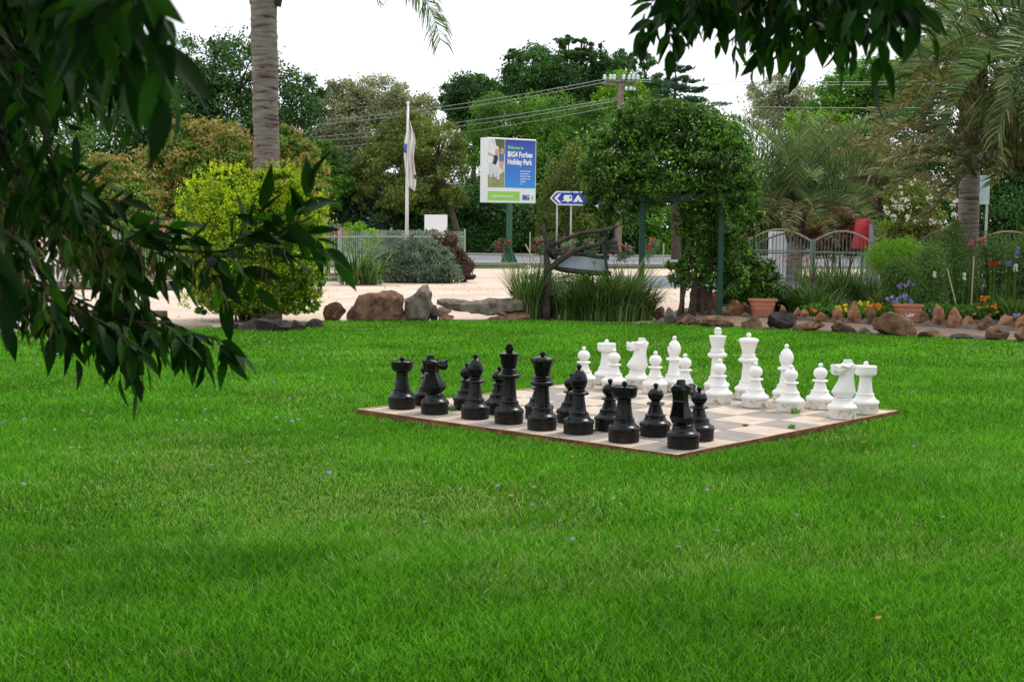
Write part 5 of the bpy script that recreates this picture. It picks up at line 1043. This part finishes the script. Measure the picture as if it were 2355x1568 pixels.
def stiff_frond(pts, ll, n, parent, lm, wl=.03, rach=.018, loose=.25):
    A = np.array([tuple(p) for p in pts]); N = len(A)-1; t = np.linspace(.1, .995, n)**.9; idx = t*N; i0 = np.minimum(idx.astype(int), N-1); fr = (idx-i0)[:, None]; C = A[i0]*(1-fr)+A[i0+1]*fr; T = unit(A[i0+1]-A[i0])
    side = unit(np.cross(T, [0, .25, .97])); upn = unit(np.cross(side, T)); upn[upn[:, 2] < 0] *= -1; Vs = []; Qs = []; off = 0
    for sg in (-1, 1):
        ln = ll*(1-.4*t)*(.8+.35*rng.random(n)); lo = (rng.random(n) < loose)[:, None]
        d0 = unit(T*(.75+.3*rng.random((n, 1)))+side*sg*.75+upn*(.55+.25*rng.random((n, 1)))*np.where(lo, .2, 1)+rng.normal(size=(n, 3))*.2); hg = np.where(lo, 1.3, .28)
        p1 = C+d0*(ln*.5)[:, None]; p2 = p1+unit(d0+np.array([0, 0, -1.])*hg)*(ln*.55)[:, None]; wv = unit(T*.6+rng.normal(size=(n, 3))*.6)*wl/2
        V = np.stack([C-wv*.6, C+wv*.6, p1+wv, p1-wv, p2+wv*.1, p2-wv*.1], 1).reshape(-1, 3); b = np.arange(n)[:, None]*6+off; Qs += [b+np.array([0, 1, 2, 3]), b+np.array([3, 2, 4, 5])]; Vs.append(V); off += 6*n
    o = MB(); o.tube(pts, [rach*(1-.85*i/N) for i in range(N+1)], 5); V = np.concatenate(Vs+[np.array(o.v)]); Q = np.concatenate(Qs+[np.array([f for f in o.f if len(f) == 4])+off]); return npmesh('frond', V, Q, lm, parent)
def hand_palm(label, hubp, d, trunkx, tr, fr, tbm=M_trunk):
    h = P(*hubp, d); b0 = Vector((P(trunkx, 500, d).x, d, 0)); t = thing('feather_palm', b0, label, 'palm tree', 'feather palms'); q = MB(); N = 30
    q.tube([b0.lerp(h, i/N) for i in range(N+1)], [tr*(1.12-.15*i/N+.03*(i % 2)) for i in range(N+1)], 18); q.build('trunk', tbm, t, smooth=True)
    q = MB()
    for k in range(70):
        a = k*2.399; z = h.z-.9+k*.014; b_ = Vector((h.x+math.cos(a)*tr*.8, d+math.sin(a)*tr*.8, z)); q.tube([b_, b_+Vector((math.cos(a)*.10, math.sin(a)*.10, .14)), b_+Vector((math.cos(a)*.16, math.sin(a)*.16, .3))], [.05, .04, .012], 5)
    q.build('frond_bases', M_bark, t)
    for ax, ay, ex, ey, dd, ll, m in fr:
        A_, E_ = P(ax, ay, d+dd*.6), P(ex, ey, d+dd); p1 = (h+A_*2)/3+Vector((0, 0, .15)); p2 = (E_+A_*3)/4+Vector((0, 0, .1))
        stiff_frond(bez([h, p1, p2, E_]), ll, 95, t, m, loose=.6 if m is L_palmdry else .22)
    return t
hand_palm('large palm at right with grey trunk and green fronds arching at its top', (2236, 165), 29.5, 2228, .2,
  [(2170, 95, 2060, 180, 0, .62, L_palm), (2150, 60, 2040, 90, .6, .6, L_palm), (2190, 30, 2110, -10, .3, .6, L_palm), (2240, 0, 2260, -110, 0, .6, L_palm), (2290, 60, 2370, 40, .4, .6, L_palm), (2310, 110, 2390, 230, -.5, .66, L_palmgrey), (2290, 130, 2350, 300, -.3, .62, L_palmgrey),
   (2180, 150, 2120, 280, -.4, .6, L_palmdry), (2200, 190, 2160, 330, .3, .55, L_palmred), (2270, 200, 2290, 360, .4, .55, L_palmred), (2160, 110, 2075, 250, 1.0, .6, L_palmred), (2300, 90, 2380, 150, 1.2, .6, L_palm), (2210, 90, 2150, 40, 1.4, .6, L_palm), (2180, 120, 2090, 140, -.8, .6, L_palm)])
hand_palm('bronze-green palm whose long fronds arch in from the right edge over the flower bed', (2440, 440), 27.2, 2445, .2,
  [(2190, 225, 1990, 335, 0, .6, L_palmred), (2210, 180, 2010, 270, .8, .6, L_palmred), (2200, 255, 2010, 400, -.5, .58, L_palmdry), (2230, 335, 2132, 505, 0, .6, L_palmred), (2210, 280, 2060, 430, .6, .58, L_palmred), (2240, 230, 2080, 330, .2, .62, L_palmred), (2250, 170, 2120, 190, -.4, .66, L_palmred),
   (2290, 150, 2180, 110, .6, .62, L_palm), (2310, 130, 2250, 60, 0, .62, L_palmred), (2350, 120, 2320, 50, .5, .6, L_palm), (2280, 310, 2200, 390, -.6, .6, L_palmred), (2320, 260, 2240, 290, .9, .62, L_palmred), (2330, 330, 2290, 420, -.9, .55, L_palmred), (2340, 220, 2290, 200, .3, .6, L_palmred),
   (2180, 300, 2020, 300, 1.2, .58, L_palmred), (2230, 205, 2060, 235, 1.4, .6, L_palmred)])
palm('feather_palm', 'second smaller feather palm between the vine arch palm and the big right palm', 2010, 44, 450, .18, 34, 2.8, L_palmred, L_palmdry, els=(-.1, 1.4), ll=.6, hang=.35, droop=1.3, n=80, wl=.035)
palm('feather_palm', 'green palm at the upper right corner, its fronds reaching into the picture', 2450, 26, 90, .24, 34, 3.1, L_palmgrey, L_palm, els=(-.7, 1.1), ll=.7, hang=.35, n=80, droop=1.4, wl=.045)
palm('feather_palm', 'tall brown-trunked palm behind the big right palm, crown above the picture', 2238, 40, -60, .24, 24, 3.2, L_palmgrey, L_palmdry, els=(-.9, .9), ll=.65, hang=.6, tbm=M_bark)
q = MB(); a = P(2262, 437, 33); q.box((a.x, 33, a.z), .26, .04, .68); wp = thing('small_panel', (a.x, 33, 0), 'pale picture panel on a pole right behind the big palm trunk', 'sign'); q.build('panel', mat('panel_print', (.62, .68, .72), .5, .3, 0, 5, col2=(.35, .55, .50)), wp)
q = MB(); q.tube([(a.x+.1, 33.05, 0), (a.x+.1, 33.05, a.z+.34)], .03, 8); q.build('pole', M_al, wp)
# ------------------------------------------------------------------ flower bed planting
bush('glossy_shrub', 'dark glossy shrub spreading right of the arch front post', 'shrub', 26.6, [(1705, 630, 50, 60), (1740, 670, 55, 40), (1690, 670, 40, 44), (1760, 640, 30, 40)], 20000, .065, L_vine, 'shrubs of the flower bed', clump=.25)
bush('glossy_shrub', 'low dark shrub behind the left terracotta pot', 'shrub', 27.2, [(1780, 680, 40, 26), (1820, 690, 36, 24)], 8000, .06, L_dark, 'shrubs of the flower bed', clump=.3)
for i, (px, py, h, n, r, le) in enumerate([(1798, 714, .42, 260, .28, 1.7), (1850, 722, .62, 380, .3, 1.4), (1895, 726, .55, 300, .28, 1.6), (1925, 716, .95, 420, .28, 1.2), (1970, 716, .8, 380, .3, 1.4), (2010, 720, .7, 340, .28, 1.4), (1880, 700, .9, 260, .3, 1.1), (2035, 728, .5, 260, .25, 1.6), (2330, 735, .5, 240, .3, 1.5)]):
    strap('strappy_plant', px, py, h, .02, n, r, le, L_strap, 'strappy clump ' + ['right behind the left terracotta pot', 'behind the two upright ochre rocks', 'just left of the yellow flowers', 'left of the tall pointed ochre rock, tallest of its row', 'right behind the tall pointed ochre rock', 'between the pointed ochre rock and the labelled pot', 'near the gate bars behind the bare twig shrub', 'low, just left of the labelled pot', 'near the right edge above the upper rocks'][i], 'strappy plant', 'strappy clumps in the flower bed')
airy = [(2075, 30, 25.8, [(2070, 640, 40, 50), (2060, 690, 40, 30)], 'leafy green perennial directly behind the labelled pot'), (2140, 0, 26.4, [(2140, 620, 36, 60), (2130, 680, 50, 40)], 'tall leafy perennial behind the first tall red-brown rock'),
 (2200, 0, 27.0, [(2190, 570, 46, 60), (2200, 640, 50, 60), (2210, 700, 50, 30)], 'tall airy bush left of the two bamboo canes'), (2290, 0, 27.5, [(2280, 590, 50, 60), (2260, 650, 50, 50), (2310, 620, 50, 60), (2290, 700, 70, 36)], 'tallest airy bush at the right of the bed'),
 (2370, 0, 26.6, [(2360, 600, 50, 70), (2360, 680, 50, 50)], 'airy bush cut by the right edge'), (2050, 0, 30, [(2040, 600, 50, 50), (2080, 590, 40, 44)], 'light green bush against the third gate panel')]
bed = []
for px, _, d, bl, lab in airy: bed.append(bush('perennial', lab, 'plant', d, bl, 11000, .055, L_light if d < 29 else L_lime, 'leafy perennials of the flower bed', clump=.35, per=25, shell=.2, aspect=.32))
bush('low_ground_plants', 'low dark green leafy growth along the back of the upper rocks', 'plants', 25.6, [(2150, 715, 60, 18), (2230, 720, 60, 20), (2310, 715, 60, 22), (2060, 715, 40, 16), (1980, 712, 50, 16), (1890, 712, 40, 14)], 20000, .05, L_mid, clump=.35, per=25, shell=.2)
bush('airy_shrub', 'shrub covered in cream flower spikes behind the gate left of the big palm trunk', 'shrub', 36, [(2060, 470, 30, 44), (2100, 470, 34, 50), (2130, 500, 40, 40), (2090, 530, 50, 40)], 9000, .08, L_olive, clump=.35)
o = [x for x in COL.objects if x.name.startswith('airy_shrub')][0]
Pn, U = crown_points([pb(2060, 465, 30, 44, 35.3), pb(2105, 465, 36, 50, 35.3), pb(2170, 480, 30, 50, 35.3)], 520, .2, 10, .8); V, Q = leaf_quads(Pn, .065, .6); npmesh('blossom', V, Q, F_white, o)
bush('airy_shrub', 'yellow-green shrub just right of the red cover behind the gate', 'shrub', 40, [(2050, 540, 34, 36), (2030, 580, 40, 36), (2080, 560, 36, 34)], 7000, .09, L_lime, clump=.3)
bush('coral_shrub', 'rusty flowered twiggy shrub behind the gate left of the red cover', 'shrub', 41, [(1930, 530, 40, 40), (1900, 560, 40, 40), (1960, 560, 30, 40)], 3600, .1, L_red, clump=.4)
o = [x for x in COL.objects if x.name.startswith('coral_shrub')][0]
Pn, U = crown_points([pb(1920, 525, 46, 46, 40)], 260, .25, 10, .7); V, Q = leaf_quads(Pn, .06, .5); npmesh('blossom', V, Q, F_coral, o)
def flowers(px, py, d, spread, n, size, fl, label, cat='flowers', h=0, spike=False, grp='flowers in the bed'):
    c = P(px, py, d); t = thing('flowering_plant', Vector((c.x, d, 0)), label, cat, grp); q = MB(); fm = MB()
    for k in range(n):
        a = c+Vector((random.uniform(-1, 1)*spread, random.uniform(-.5, .5)*spread, random.uniform(-.5, .5)*spread*(2.2 if spike else .9)))
        if spike: a.x = c.x+random.uniform(-.2, .2)*spread
        q.tube([Vector((c.x+(a.x-c.x)*.5, d+.05, 0)), a+Vector((0, .02, -.01))], .004, 4)
        R_ = Matrix.Rotation(random.uniform(.6, 1.9), 4, 'X') @ Matrix.Rotation(random.uniform(-.6, .6), 4, 'Y'); np_ = 5
        for j in range(np_):
            an = 2*math.pi*j/np_+random.random()*.3; T = Matrix.Translation(a) @ R_
            fm.add([T @ Vector((0, 0, 0)), T @ Vector((math.cos(an-.5)*size*.7, math.sin(an-.5)*size*.7, size*.15)), T @ Vector((math.cos(an)*size, math.sin(an)*size, size*.05)), T @ Vector((math.cos(an+.5)*size*.7, math.sin(an+.5)*size*.7, size*.15))], [(0, 1, 2, 3)])
    q.build('stem', L_mid, t); fm.build('blossom', fl, t); return t
flowers(1870, 713, 24.9, .07, 6, .03, F_orange, 'small orange flower cluster behind the second upright ochre rock')
flowers(1935, 708, 24.8, .13, 14, .035, F_yellow, 'bright yellow flowers just left of the tall pointed ochre rock')
flowers(2005, 707, 24.9, .14, 16, .034, F_orange, 'bright orange pansies right of the tall pointed ochre rock')
flowers(1985, 697, 25.0, .08, 7, .034, F_yellow, 'yellow pansies touching the tip of the tall pointed rock')
flowers(2068, 690, 24.6, .22, 26, .036, F_purple, 'purple and mauve pansies over the left rim of the labelled pot')
flowers(2080, 655, 25.4, .14, 8, .04, F_purple, 'mauve daisies standing above the labelled pot')
flowers(2030, 628, 26, .05, 5, .04, F_red, 'single red bloom at mid height before the third gate panel')
flowers(2285, 604, 26.5, .08, 9, .04, F_red, 'red blooms high in the tallest airy bush')
flowers(2318, 607, 26.4, .08, 9, .035, F_purple, 'mauve blooms just right of the high red blooms')
flowers(2338, 582, 26.2, .09, 22, .035, F_purple, 'large mauve flower spike near the right edge', spike=True)
flowers(2245, 556, 26.6, .16, 12, .035, F_pink, 'pink blooms at the top of the airy bush left of the bamboo cane')
flowers(2148, 632, 26, .05, 10, .035, F_white, 'white bell flower spike right of the white bottle', spike=True)
flowers(2217, 636, 26, .05, 9, .035, F_white, 'white bell flower spike in the middle of the airy bushes', spike=True)
flowers(2335, 617, 25.8, .07, 10, .035, F_white, 'white flowers below the large mauve spike', spike=True)
flowers(2262, 688, 25.4, .10, 8, .034, F_orange, 'orange flowers at mid height in front of the tallest airy bush')
flowers(2265, 712, 25.2, .22, 10, .032, F_orange, 'scattered orange marigolds just above the upper rocks at right')
flowers(2150, 716, 25.0, .12, 9, .03, F_purple, 'small purple flowers above the first tall red-brown rock')
flowers(2340, 727, 24.8, .08, 8, .032, F_purple, 'low mauve flowers over the rocks at the right edge')
flowers(1820, 600, 27, .35, 16, .03, F_coral, 'scattered tiny rusty flowers before the left gate')
for px, y0_, y1_, d, tl, lab in ((2239, 590, 720, 26.2, .02, 'tall bamboo cane standing in the airy bushes'), (2178, 620, 725, 26, -.25, 'leaning bamboo cane left of the tall cane'), (2060, 600, 730, 26, 0, 'stout brown stake behind the labelled pot')):
    a = P(px, y0_, d); q = MB(); q.tube([(a.x-tl, d, 0), a], .013 if tl else .02, 6); tag(q.build('garden_cane', M_stake), lab, 'stake', 'canes in the flower bed')
wb = thing('white_bottle', (P(2092, 640, 26.5).x, 26.5, 0), 'white plastic bottle upended on a stake in the flower bed', 'bottle'); c = P(2092, 647, 26.5); k = 26.5/F
q = MB(); q.lathe([(6*k, 0), (7*k, 2*k), (7*k, 18*k), (5*k, 22*k), (3*k, 24*k), (3*k, 27*k)], 16, Matrix.Translation(c)); q.build('bottle_body', M_white, wb, smooth=True, sharp=50)
q = MB(); q.lathe([(3.3*k, 27*k), (3.3*k, 31*k), (2*k, 32*k)], 12, Matrix.Translation(c)); q.build('cap', M_white, wb); q = MB(); q.tube([(c.x, 26.5, 0), c], .01, 5); q.build('stake', M_stake, wb)
tw = thing('bare_twig_shrub', (P(1868, 720, 27).x, 27, 0), 'bare forked twiggy stem in front of the post between the left gates', 'plant'); q = MB()
b0 = tw.location; m1 = P(1868, 650, 27)
q.tube([b0, m1], [.022, .018], 6)
for (x, y) in ((1856, 600), (1880, 592), (1848, 630), (1886, 625), (1872, 560)): q.tube([m1, P((x+1868)/2, (y+650)/2, 27), P(x, y, 27)], [.014, .010, .004], 5)
q.build('stem', M_bark, tw)
# ------------------------------------------------------------------ overhanging ash branches near the camera
def leaflets(base, dirn, nrm, L_, wdt):
    """lanceolate leaves: 6 stations x 3 columns, folded on the midrib and bent"""
    n = len(base); t = unit(dirn); nr = unit(nrm-(nrm*t).sum(1)[:, None]*t); b = np.cross(nr, t); st_ = [0, .12, .32, .55, .78, 1.0]; wd = [.06, .62, 1, .9, .5, .02]; bend = (rng.random(n)*.35-.05)[:, None]; rows = []; foldk = (.12+.25*rng.random(n))[:, None]
    for s, w_ in zip(st_, wd):
        c = base+t*(L_[:, None]*s)-nr*(L_[:, None]*bend*s*s); o = (wdt*w_/2)[:, None]
        rows += [c-b*o+nr*o*foldk*1.6, c, c+b*o+nr*o*foldk*1.6]
    V = np.stack(rows, 1).reshape(-1, 3); bi = np.arange(n)[:, None]*18
    Q = np.concatenate([bi+np.array([3*i+j, 3*i+j+1, 3*i+j+4, 3*i+j+3]) for i in range(5) for j in range(2)]); return V, Q
def spray(parent, pts, ll, droop, label=None, step=.062, nl=7, side=1.0, keys=0, bare=.0, rc=.10, lm=L_ash, wa=.29):
    pts = [P(*p) for p in pts]; L0 = sum((b-a).length for a, b in zip(pts, pts[1:]))
    # smooth
    N = max(6, int(L0/.05)); cum = [0]
    for a, b in zip(pts, pts[1:]): cum.append(cum[-1]+(b-a).length)
    def at(s):
        s = max(0, min(s, cum[-1]-1e-6)); i = max(j for j in range(len(cum)-1) if cum[j] <= s); return pts[i].lerp(pts[i+1], (s-cum[i])/(cum[i+1]-cum[i]))
    path = [at(L0*i/N) for i in range(N+1)]
    for _ in range(3): path = [path[0]]+[(path[i-1]+path[i]*2+path[i+1])/4 for i in range(1, N)]+[path[-1]]
    q = MB(); q.tube(path, [.0065*(1-.75*i/N)+.0008 for i in range(N+1)], 6)
    B = []; D = []; NN = []; LL = []; KV = []; s = L0*bare; flip = 1
    down = np.array([0, 0, -1.])
    while s < L0:
        i = min(N-1, int(s/L0*N)); p = path[i].lerp(path[i+1], s/L0*N-i); T = np.array((path[i+1]-path[i]).normalized()); fr = s/L0
        for sg in ((-1, 1) if fr < .97 else (0,)):
            sd = unit(np.cross(T, rng.normal(size=3)*.35+np.array([0, .7, .7]))); d = unit(T*.75+sd*sg*side+rng.normal(size=3)*.25+down*droop*.5); R_ = rc*(.7+.6*rng.random()); m = 4; pr = [np.array(p)]
            for j in range(m): d = unit(d+down*droop*.22); pr.append(pr[-1]+d*R_/m)
            q.tube([Vector(x) for x in pr], [.0016, .0014, .0012, .001, .0008], 4, cap=False)
            npair = (nl-1)//2
            for j in range(npair+1):
                k = (j+1)/(npair+1)*m; i0 = min(int(k), m-1); c = pr[i0]+(pr[i0+1]-pr[i0])*(k-i0) if i0 < m else pr[-1]; dd = unit(pr[i0+1]-pr[i0]); sv = unit(np.cross(dd, rng.normal(size=3)*.4+np.array([0, .6, .8])))
                for g in ((-1, 1) if j < npair else (0,)):
                    B.append(c); D.append(unit(dd*.8+sv*g*.9+down*droop*.55+rng.normal(size=3)*.18)); NN.append(rng.normal(size=3)*.6+np.array([0, -.35, .8])); LL.append(ll*(.55+.50*rng.random())*(1.1 if g == 0 else 1))
        s += step*(.7+.6*rng.random())
        if keys and rng.random() < keys:
            for _ in range(46):
                c = np.array(p)+rng.normal(size=3)*[.035, .035, .02]+down*.04*rng.random()*2; KV.append(c)
    br = q.build('branch', M_bark, parent, smooth=True)
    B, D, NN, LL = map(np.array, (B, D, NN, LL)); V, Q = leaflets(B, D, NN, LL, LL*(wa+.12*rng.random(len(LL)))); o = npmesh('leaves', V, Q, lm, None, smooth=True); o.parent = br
    if KV:
        KV = np.array(KV); n = len(KV); V, Q = leaflets(KV, down+rng.normal(size=(n, 3))*.35, rng.normal(size=(n, 3)), np.full(n, .034), np.full(n, .006)); o = npmesh('seed_keys', V, Q, L_keys, None); o.parent = br
    return br
lt = thing('ash_tree', (-3.4, .6, 0), 'large ash tree whose dark leafy branches hang over the left side', 'tree', 'overhanging ash trees')
q = MB(); q.tube([(-3.4, .6, 0), (-3.3, .6, 1.2), (-3.35, .7, 2.6), (-3.1, .9, 4.2)], [.26, .21, .19, .15], 14); q.build('trunk', M_bark, lt, smooth=True)
def limb(parent, a, l): q = MB(); q.tube([Vector(a)]+[Vector(x) for x in l], [.06]+[.06*(1-.8*(i+1)/len(l)) for i in range(len(l))], 8); return q.build('limb', M_bark, parent, smooth=True)
for l in (((-2.6, 2.0, 3.0), P(-200, -40, 2.8)), ((-2.8, 2.4, 2.3), P(-260, 300, 3.2)), ((-2.4, 1.6, 3.3), P(-60, -200, 1.9)), ((-2.9, 2.6, 2.0), P(-220, 520, 3.4))): limb(lt, (-3.33, .7, 2.4), l)
LB = [
 ([(-150, 600, 3.3), (150, 700, 3.3), (290, 765, 3.3), (345, 820, 3.3)], .095, 1.2, 0),
 ([(-100, 420, 3.2), (120, 520, 3.2), (260, 560, 3.2), (360, 560, 3.2)], .06, .9, .8),
 ([(-200, -40, 2.8), (20, 110, 2.8), (110, 330, 2.8), (150, 440, 2.9), (165, 540, 2.9)], .075, .9, .25),
 ([(-220, 300, 3.3), (100, 380, 3.4), (235, 560, 3.4), (300, 690, 3.45), (430, 770, 3.5), (515, 785, 3.5)], .105, 1.15, .10),
 ([(-220, 260, 3.0), (120, 430, 3.0), (330, 570, 3.05), (520, 590, 3.1), (650, 535, 3.1), (715, 500, 3.1)], .115, .3, .45),
 ([(-260, 420, 2.7), (0, 500, 2.7), (80, 600, 2.7), (120, 655, 2.7)], .08, 1.4, .5),
 ([(-260, 560, 3.4), (80, 640, 3.4), (260, 730, 3.4), (350, 760, 3.4), (395, 740, 3.4)], .085, 1.0, .0),
 ([(-100, 250, 1.5), (-50, 400, 1.5), (-40, 520, 1.5)], .08, 1.6, 0),
 ([(-60, -200, 1.9), (130, -60, 1.75), (280, -25, 1.6), (385, -5, 1.5)], .095, 1.0, 0),
 ([(-200, 60, 3.4), (120, 120, 3.4), (250, 170, 3.4), (290, 230, 3.4)], .07, 1.1, .2),
 ([(100, -150, 3.6), (260, 20, 3.6), (340, 120, 3.6), (330, 200, 3.6)], .08, 1.1, .1),
]
for pts, ll, dr, ky in LB: spray(lt, pts, ll*.84, dr, step=.055, keys=ky, bare=.25 if len(pts) > 3 else .3)
for k in range(74):   # the dense mass in the upper left
    x = rng.uniform(-140, 270); y = rng.uniform(-190, 200 if x < 60 else 40); d = rng.uniform(2.8, 5.4)
    x2 = min(330, x+rng.uniform(-40, 90))
    spray(lt, [(x-60, y-140, d), (x, y-20, d), ((x+x2)/2, y+90, d), (x2, y+180, d)], .064, .8, keys=.08, step=.06, bare=.1)
# unseen crown over and behind the camera, added to block sky and shade the foreground
def shade_canopy(parent, blobs, n, size=.10):
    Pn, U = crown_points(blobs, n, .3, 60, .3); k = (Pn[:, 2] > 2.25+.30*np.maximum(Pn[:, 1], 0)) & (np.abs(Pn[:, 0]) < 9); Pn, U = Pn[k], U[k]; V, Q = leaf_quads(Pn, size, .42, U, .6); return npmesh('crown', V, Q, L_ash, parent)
shade_canopy(lt, [(-3.2, .8, 4.8, 3.2, 3.0, 1.9), (-1.4, -.5, 4.2, 2.2, 2.2, 1.3), (-4.5, 2.5, 4.5, 2.2, 2.2, 1.6), (-2.2, 2.6, 4.6, 1.6, 1.6, 1.2)], 42000, .13)
rt = thing('ash_tree', (4.2, -1.6, 0), 'ash tree whose leafy twigs hang down from the top edge at right', 'tree', 'overhanging ash trees')
q = MB(); q.tube([(4.2, -1.6, 0), (4.1, -1.5, 1.3), (4.1, -1.4, 2.8), (3.6, -1.0, 4.4)], [.25, .2, .18, .13], 14); q.build('trunk', M_bark, rt, smooth=True)
for l in (((3.2, .6, 3.3), P(2050, -150, 3.2)), ((2.9, .3, 3.2), P(1900, -260, 2.4))): limb(rt, (4.1, -1.4, 2.8), l)
RB = [([(2050, -150, 3.3), (1800, -110, 3.3), (1600, -60, 3.3), (1500, 0, 3.3)], .078, 1.2), ([(1800, -110, 3.3), (1760, -20, 3.3), (1775, 60, 3.3)], .075, 1.3), ([(1700, -90, 3.2), (1640, -40, 3.2), (1545, 20, 3.2), (1520, 60, 3.2)], .075, 1.2),
 ([(2050, -150, 3.4), (1900, -60, 3.4), (1850, 20, 3.4), (1880, 80, 3.4)], .075, 1.2), ([(1950, -120, 3.0), (1940, -20, 3.0), (1990, 50, 3.0)], .075, 1.2), ([(1900, -260, 2.4), (1980, -80, 2.3), (2040, 10, 2.2), (2070, 60, 2.2)], .085, .9),
 ([(1650, -120, 3.5), (1680, -30, 3.5), (1700, 40, 3.5)], .075, 1.2), ([(1780, -160, 3.7), (1720, -60, 3.7), (1640, 20, 3.7)], .075, 1.2), ([(1850, -120, 3.8), (1830, -20, 3.8), (1800, 60, 3.8)], .075, 1.2), ([(2000, -140, 3.7), (1930, -50, 3.7), (1900, 20, 3.7)], .075, 1.2),
 ([(1900, -260, 2.6), (2000, -150, 2.5), (2090, -40, 2.4)], .08, .8), ([(1620, -130, 3.0), (1580, -60, 3.0), (1600, -10, 3.0)], .075, 1.2), ([(1750, -100, 3.9), (1770, -20, 3.9), (1730, 30, 3.9)], .075, 1.2), ([(1880, -100, 3.1), (1820, -30, 3.1), (1850, 30, 3.1)], .075, 1.2)]
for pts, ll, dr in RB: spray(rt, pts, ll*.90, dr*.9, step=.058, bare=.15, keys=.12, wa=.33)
shade_canopy(rt, [(3.8, -1.2, 4.8, 3.0, 3.0, 1.8), (1.8, -.6, 4.6, 2.2, 2.4, 1.4), (2.8, 2.0, 4.9, 2.2, 2.2, 1.5), (.6, 1.0, 4.3, 1.6, 1.6, 1.0)], 38000, .13)
# ------------------------------------------------------------------ fallen blossoms and leaves
bm_ = bpy.data.meshes.new('fallen_blossom'); vs = []; fs = []
for j in range(6):
    an = j*1.05; r = .016; i0 = len(vs); vs += [(0, 0, .004), (math.cos(an-.35)*r*.8, math.sin(an-.35)*r*.8, .012), (math.cos(an)*r*1.4, math.sin(an)*r*1.4, .006), (math.cos(an+.35)*r*.8, math.sin(an+.35)*r*.8, .014)]; fs.append((i0, i0+1, i0+2, i0+3))
bm_.from_pydata(vs, [], fs); bm_.materials.append(petal('jacaranda_petals', (.50, .42, .78), .2))
spots = []
while len(spots) < 190:
    u_ = rng.random(); px = rng.uniform(0, 800)*(1-.25*(u_ > .7)) if u_ < .85 else rng.uniform(700, 2200); py = 775+(abs(rng.normal())*130 if u_ < .85 else rng.uniform(190, 520))
    if py < 1500 and not (820 < px < 2060 and 860 < py < 1060): spots.append((px, py))
for px, py in spots:
    g = G(px, py); o = bpy.data.objects.new('fallen_blossom', bm_); COL.objects.link(o); o.location = (g.x, g.y, .036); s = rng.uniform(.5, 1.0); o.scale = (s, s, s); o.rotation_euler = (rng.uniform(-.6, .6), rng.uniform(-.6, .6), rng.uniform(0, 6))
    tag(o, 'tiny pale purple blossom fallen on the grass', 'blossom', 'fallen blossoms scattered on the lawn')
L_fall = leafmat('fallen_leaf', [(.45, .14, .03), (.55, .30, .10)], .6, .2)
for px, py, lab, s in ((1987, 1028, 'red-orange fallen leaf on the lawn right of the board', .05), (1177, 1153, 'small salmon fallen leaf on the lawn below the black king', .04), (738, 968, 'orange fallen leaf left of the board left corner', .05), (2022, 1440, 'orange-brown fallen leaf near the bottom right', .04), (1320, 1062, 'brown fallen leaf just below the near board edge', .05), (950, 969, 'rusty leaf against the board edge below the left rook', .05), (1683, 1184, 'pale fallen leaf in the middle of the lawn', .03), (1085, 1069, 'tan fallen leaf on the lawn below the left black bishop', .04)):
    g = G(px, py); b0 = np.array([[g.x-s/2, g.y, .034]]); V, Q = leaflets(b0, np.array([[1., .4, .2]]), np.array([[.1, -.5, 1.]]), np.array([s]), np.array([s*.45])); tag(npmesh('fallen_leaf', V, Q, L_fall), lab, 'leaf', 'fallen leaves')
# weeds and litter on the pavers
for px, py, lab, s in ((1040, 944, 'small weed between pavers behind the left black bishop', .10), (1283, 1030-20, 'tiny weed at the foot of the right black bishop', .03), (1829, 951, 'green weed at the foot of the white pawn before the right bishop', .10), (1820, 985, 'grass tuft growing over the right near board edge', .07), (1365, 992, 'tiny bright weed between black rook and pawn', .05), (1713, 980, 'tiny weed in a paver joint in the middle of the near right side', .05)):
    g = G(px, py, ZB); R, a = clump_roots(g, s*.35, int(30+s*300)); o = blades(R, s*.55, .006, 1.2, M_grass, name='weed', az=a+rng.normal(size=len(a))*.5, seg=3); tag(o, lab, 'weed', 'weeds on the chessboard')

M_litter = leafmat('leaf_litter', [(.10, .06, .03), (.22, .14, .07), (.30, .24, .12)], .7, .1)
ex = rng.uniform(-9, 14, 2600); ey = rng.uniform(22.5, 40, 2600)**1.0
sel = inpoly(ex, ey, gr) & (fld(ex, ey, .9, 77) > -.1); Pn = np.stack([ex[sel], ey[sel], np.full(sel.sum(), .012)], 1)
V, Q = leaf_quads(Pn, .055, .4, np.array([0, 0, 1.])[None], 2.5); tag(npmesh('leaf_litter', V, Q, M_litter), 'scattered leaf litter and bark on the gravel drive', 'leaf litter', kind='stuff')
# bare twiggy debris along the near board edges
for (a_, b_, lab) in ((1000, 1560, 'thin strip of dead clippings along the near left board edge'), (1560, 2040, 'thin strip of dead clippings along the near right board edge')):
    n = 500; u_ = rng.random(n); o_ = np.abs(rng.normal(size=n))*.035+.005
    if a_ == 1000: Pn = np.array([tuple(O0+ux*(SIDE*(.2+.78*u))-uy*o) for u, o in zip(u_, o_)])
    else: Pn = np.array([tuple(O0+ux*(SIDE+o)+uy*(SIDE*u)) for u, o in zip(u_, o_)])
    Pn[:, 2] = .012+.012*rng.random(n); V, Q = leaf_quads(Pn, .035, .2, np.array([0, 0, 1.])[None], 1.2); tag(npmesh('clippings', V, Q, M_litter), lab, 'clippings', kind='stuff')
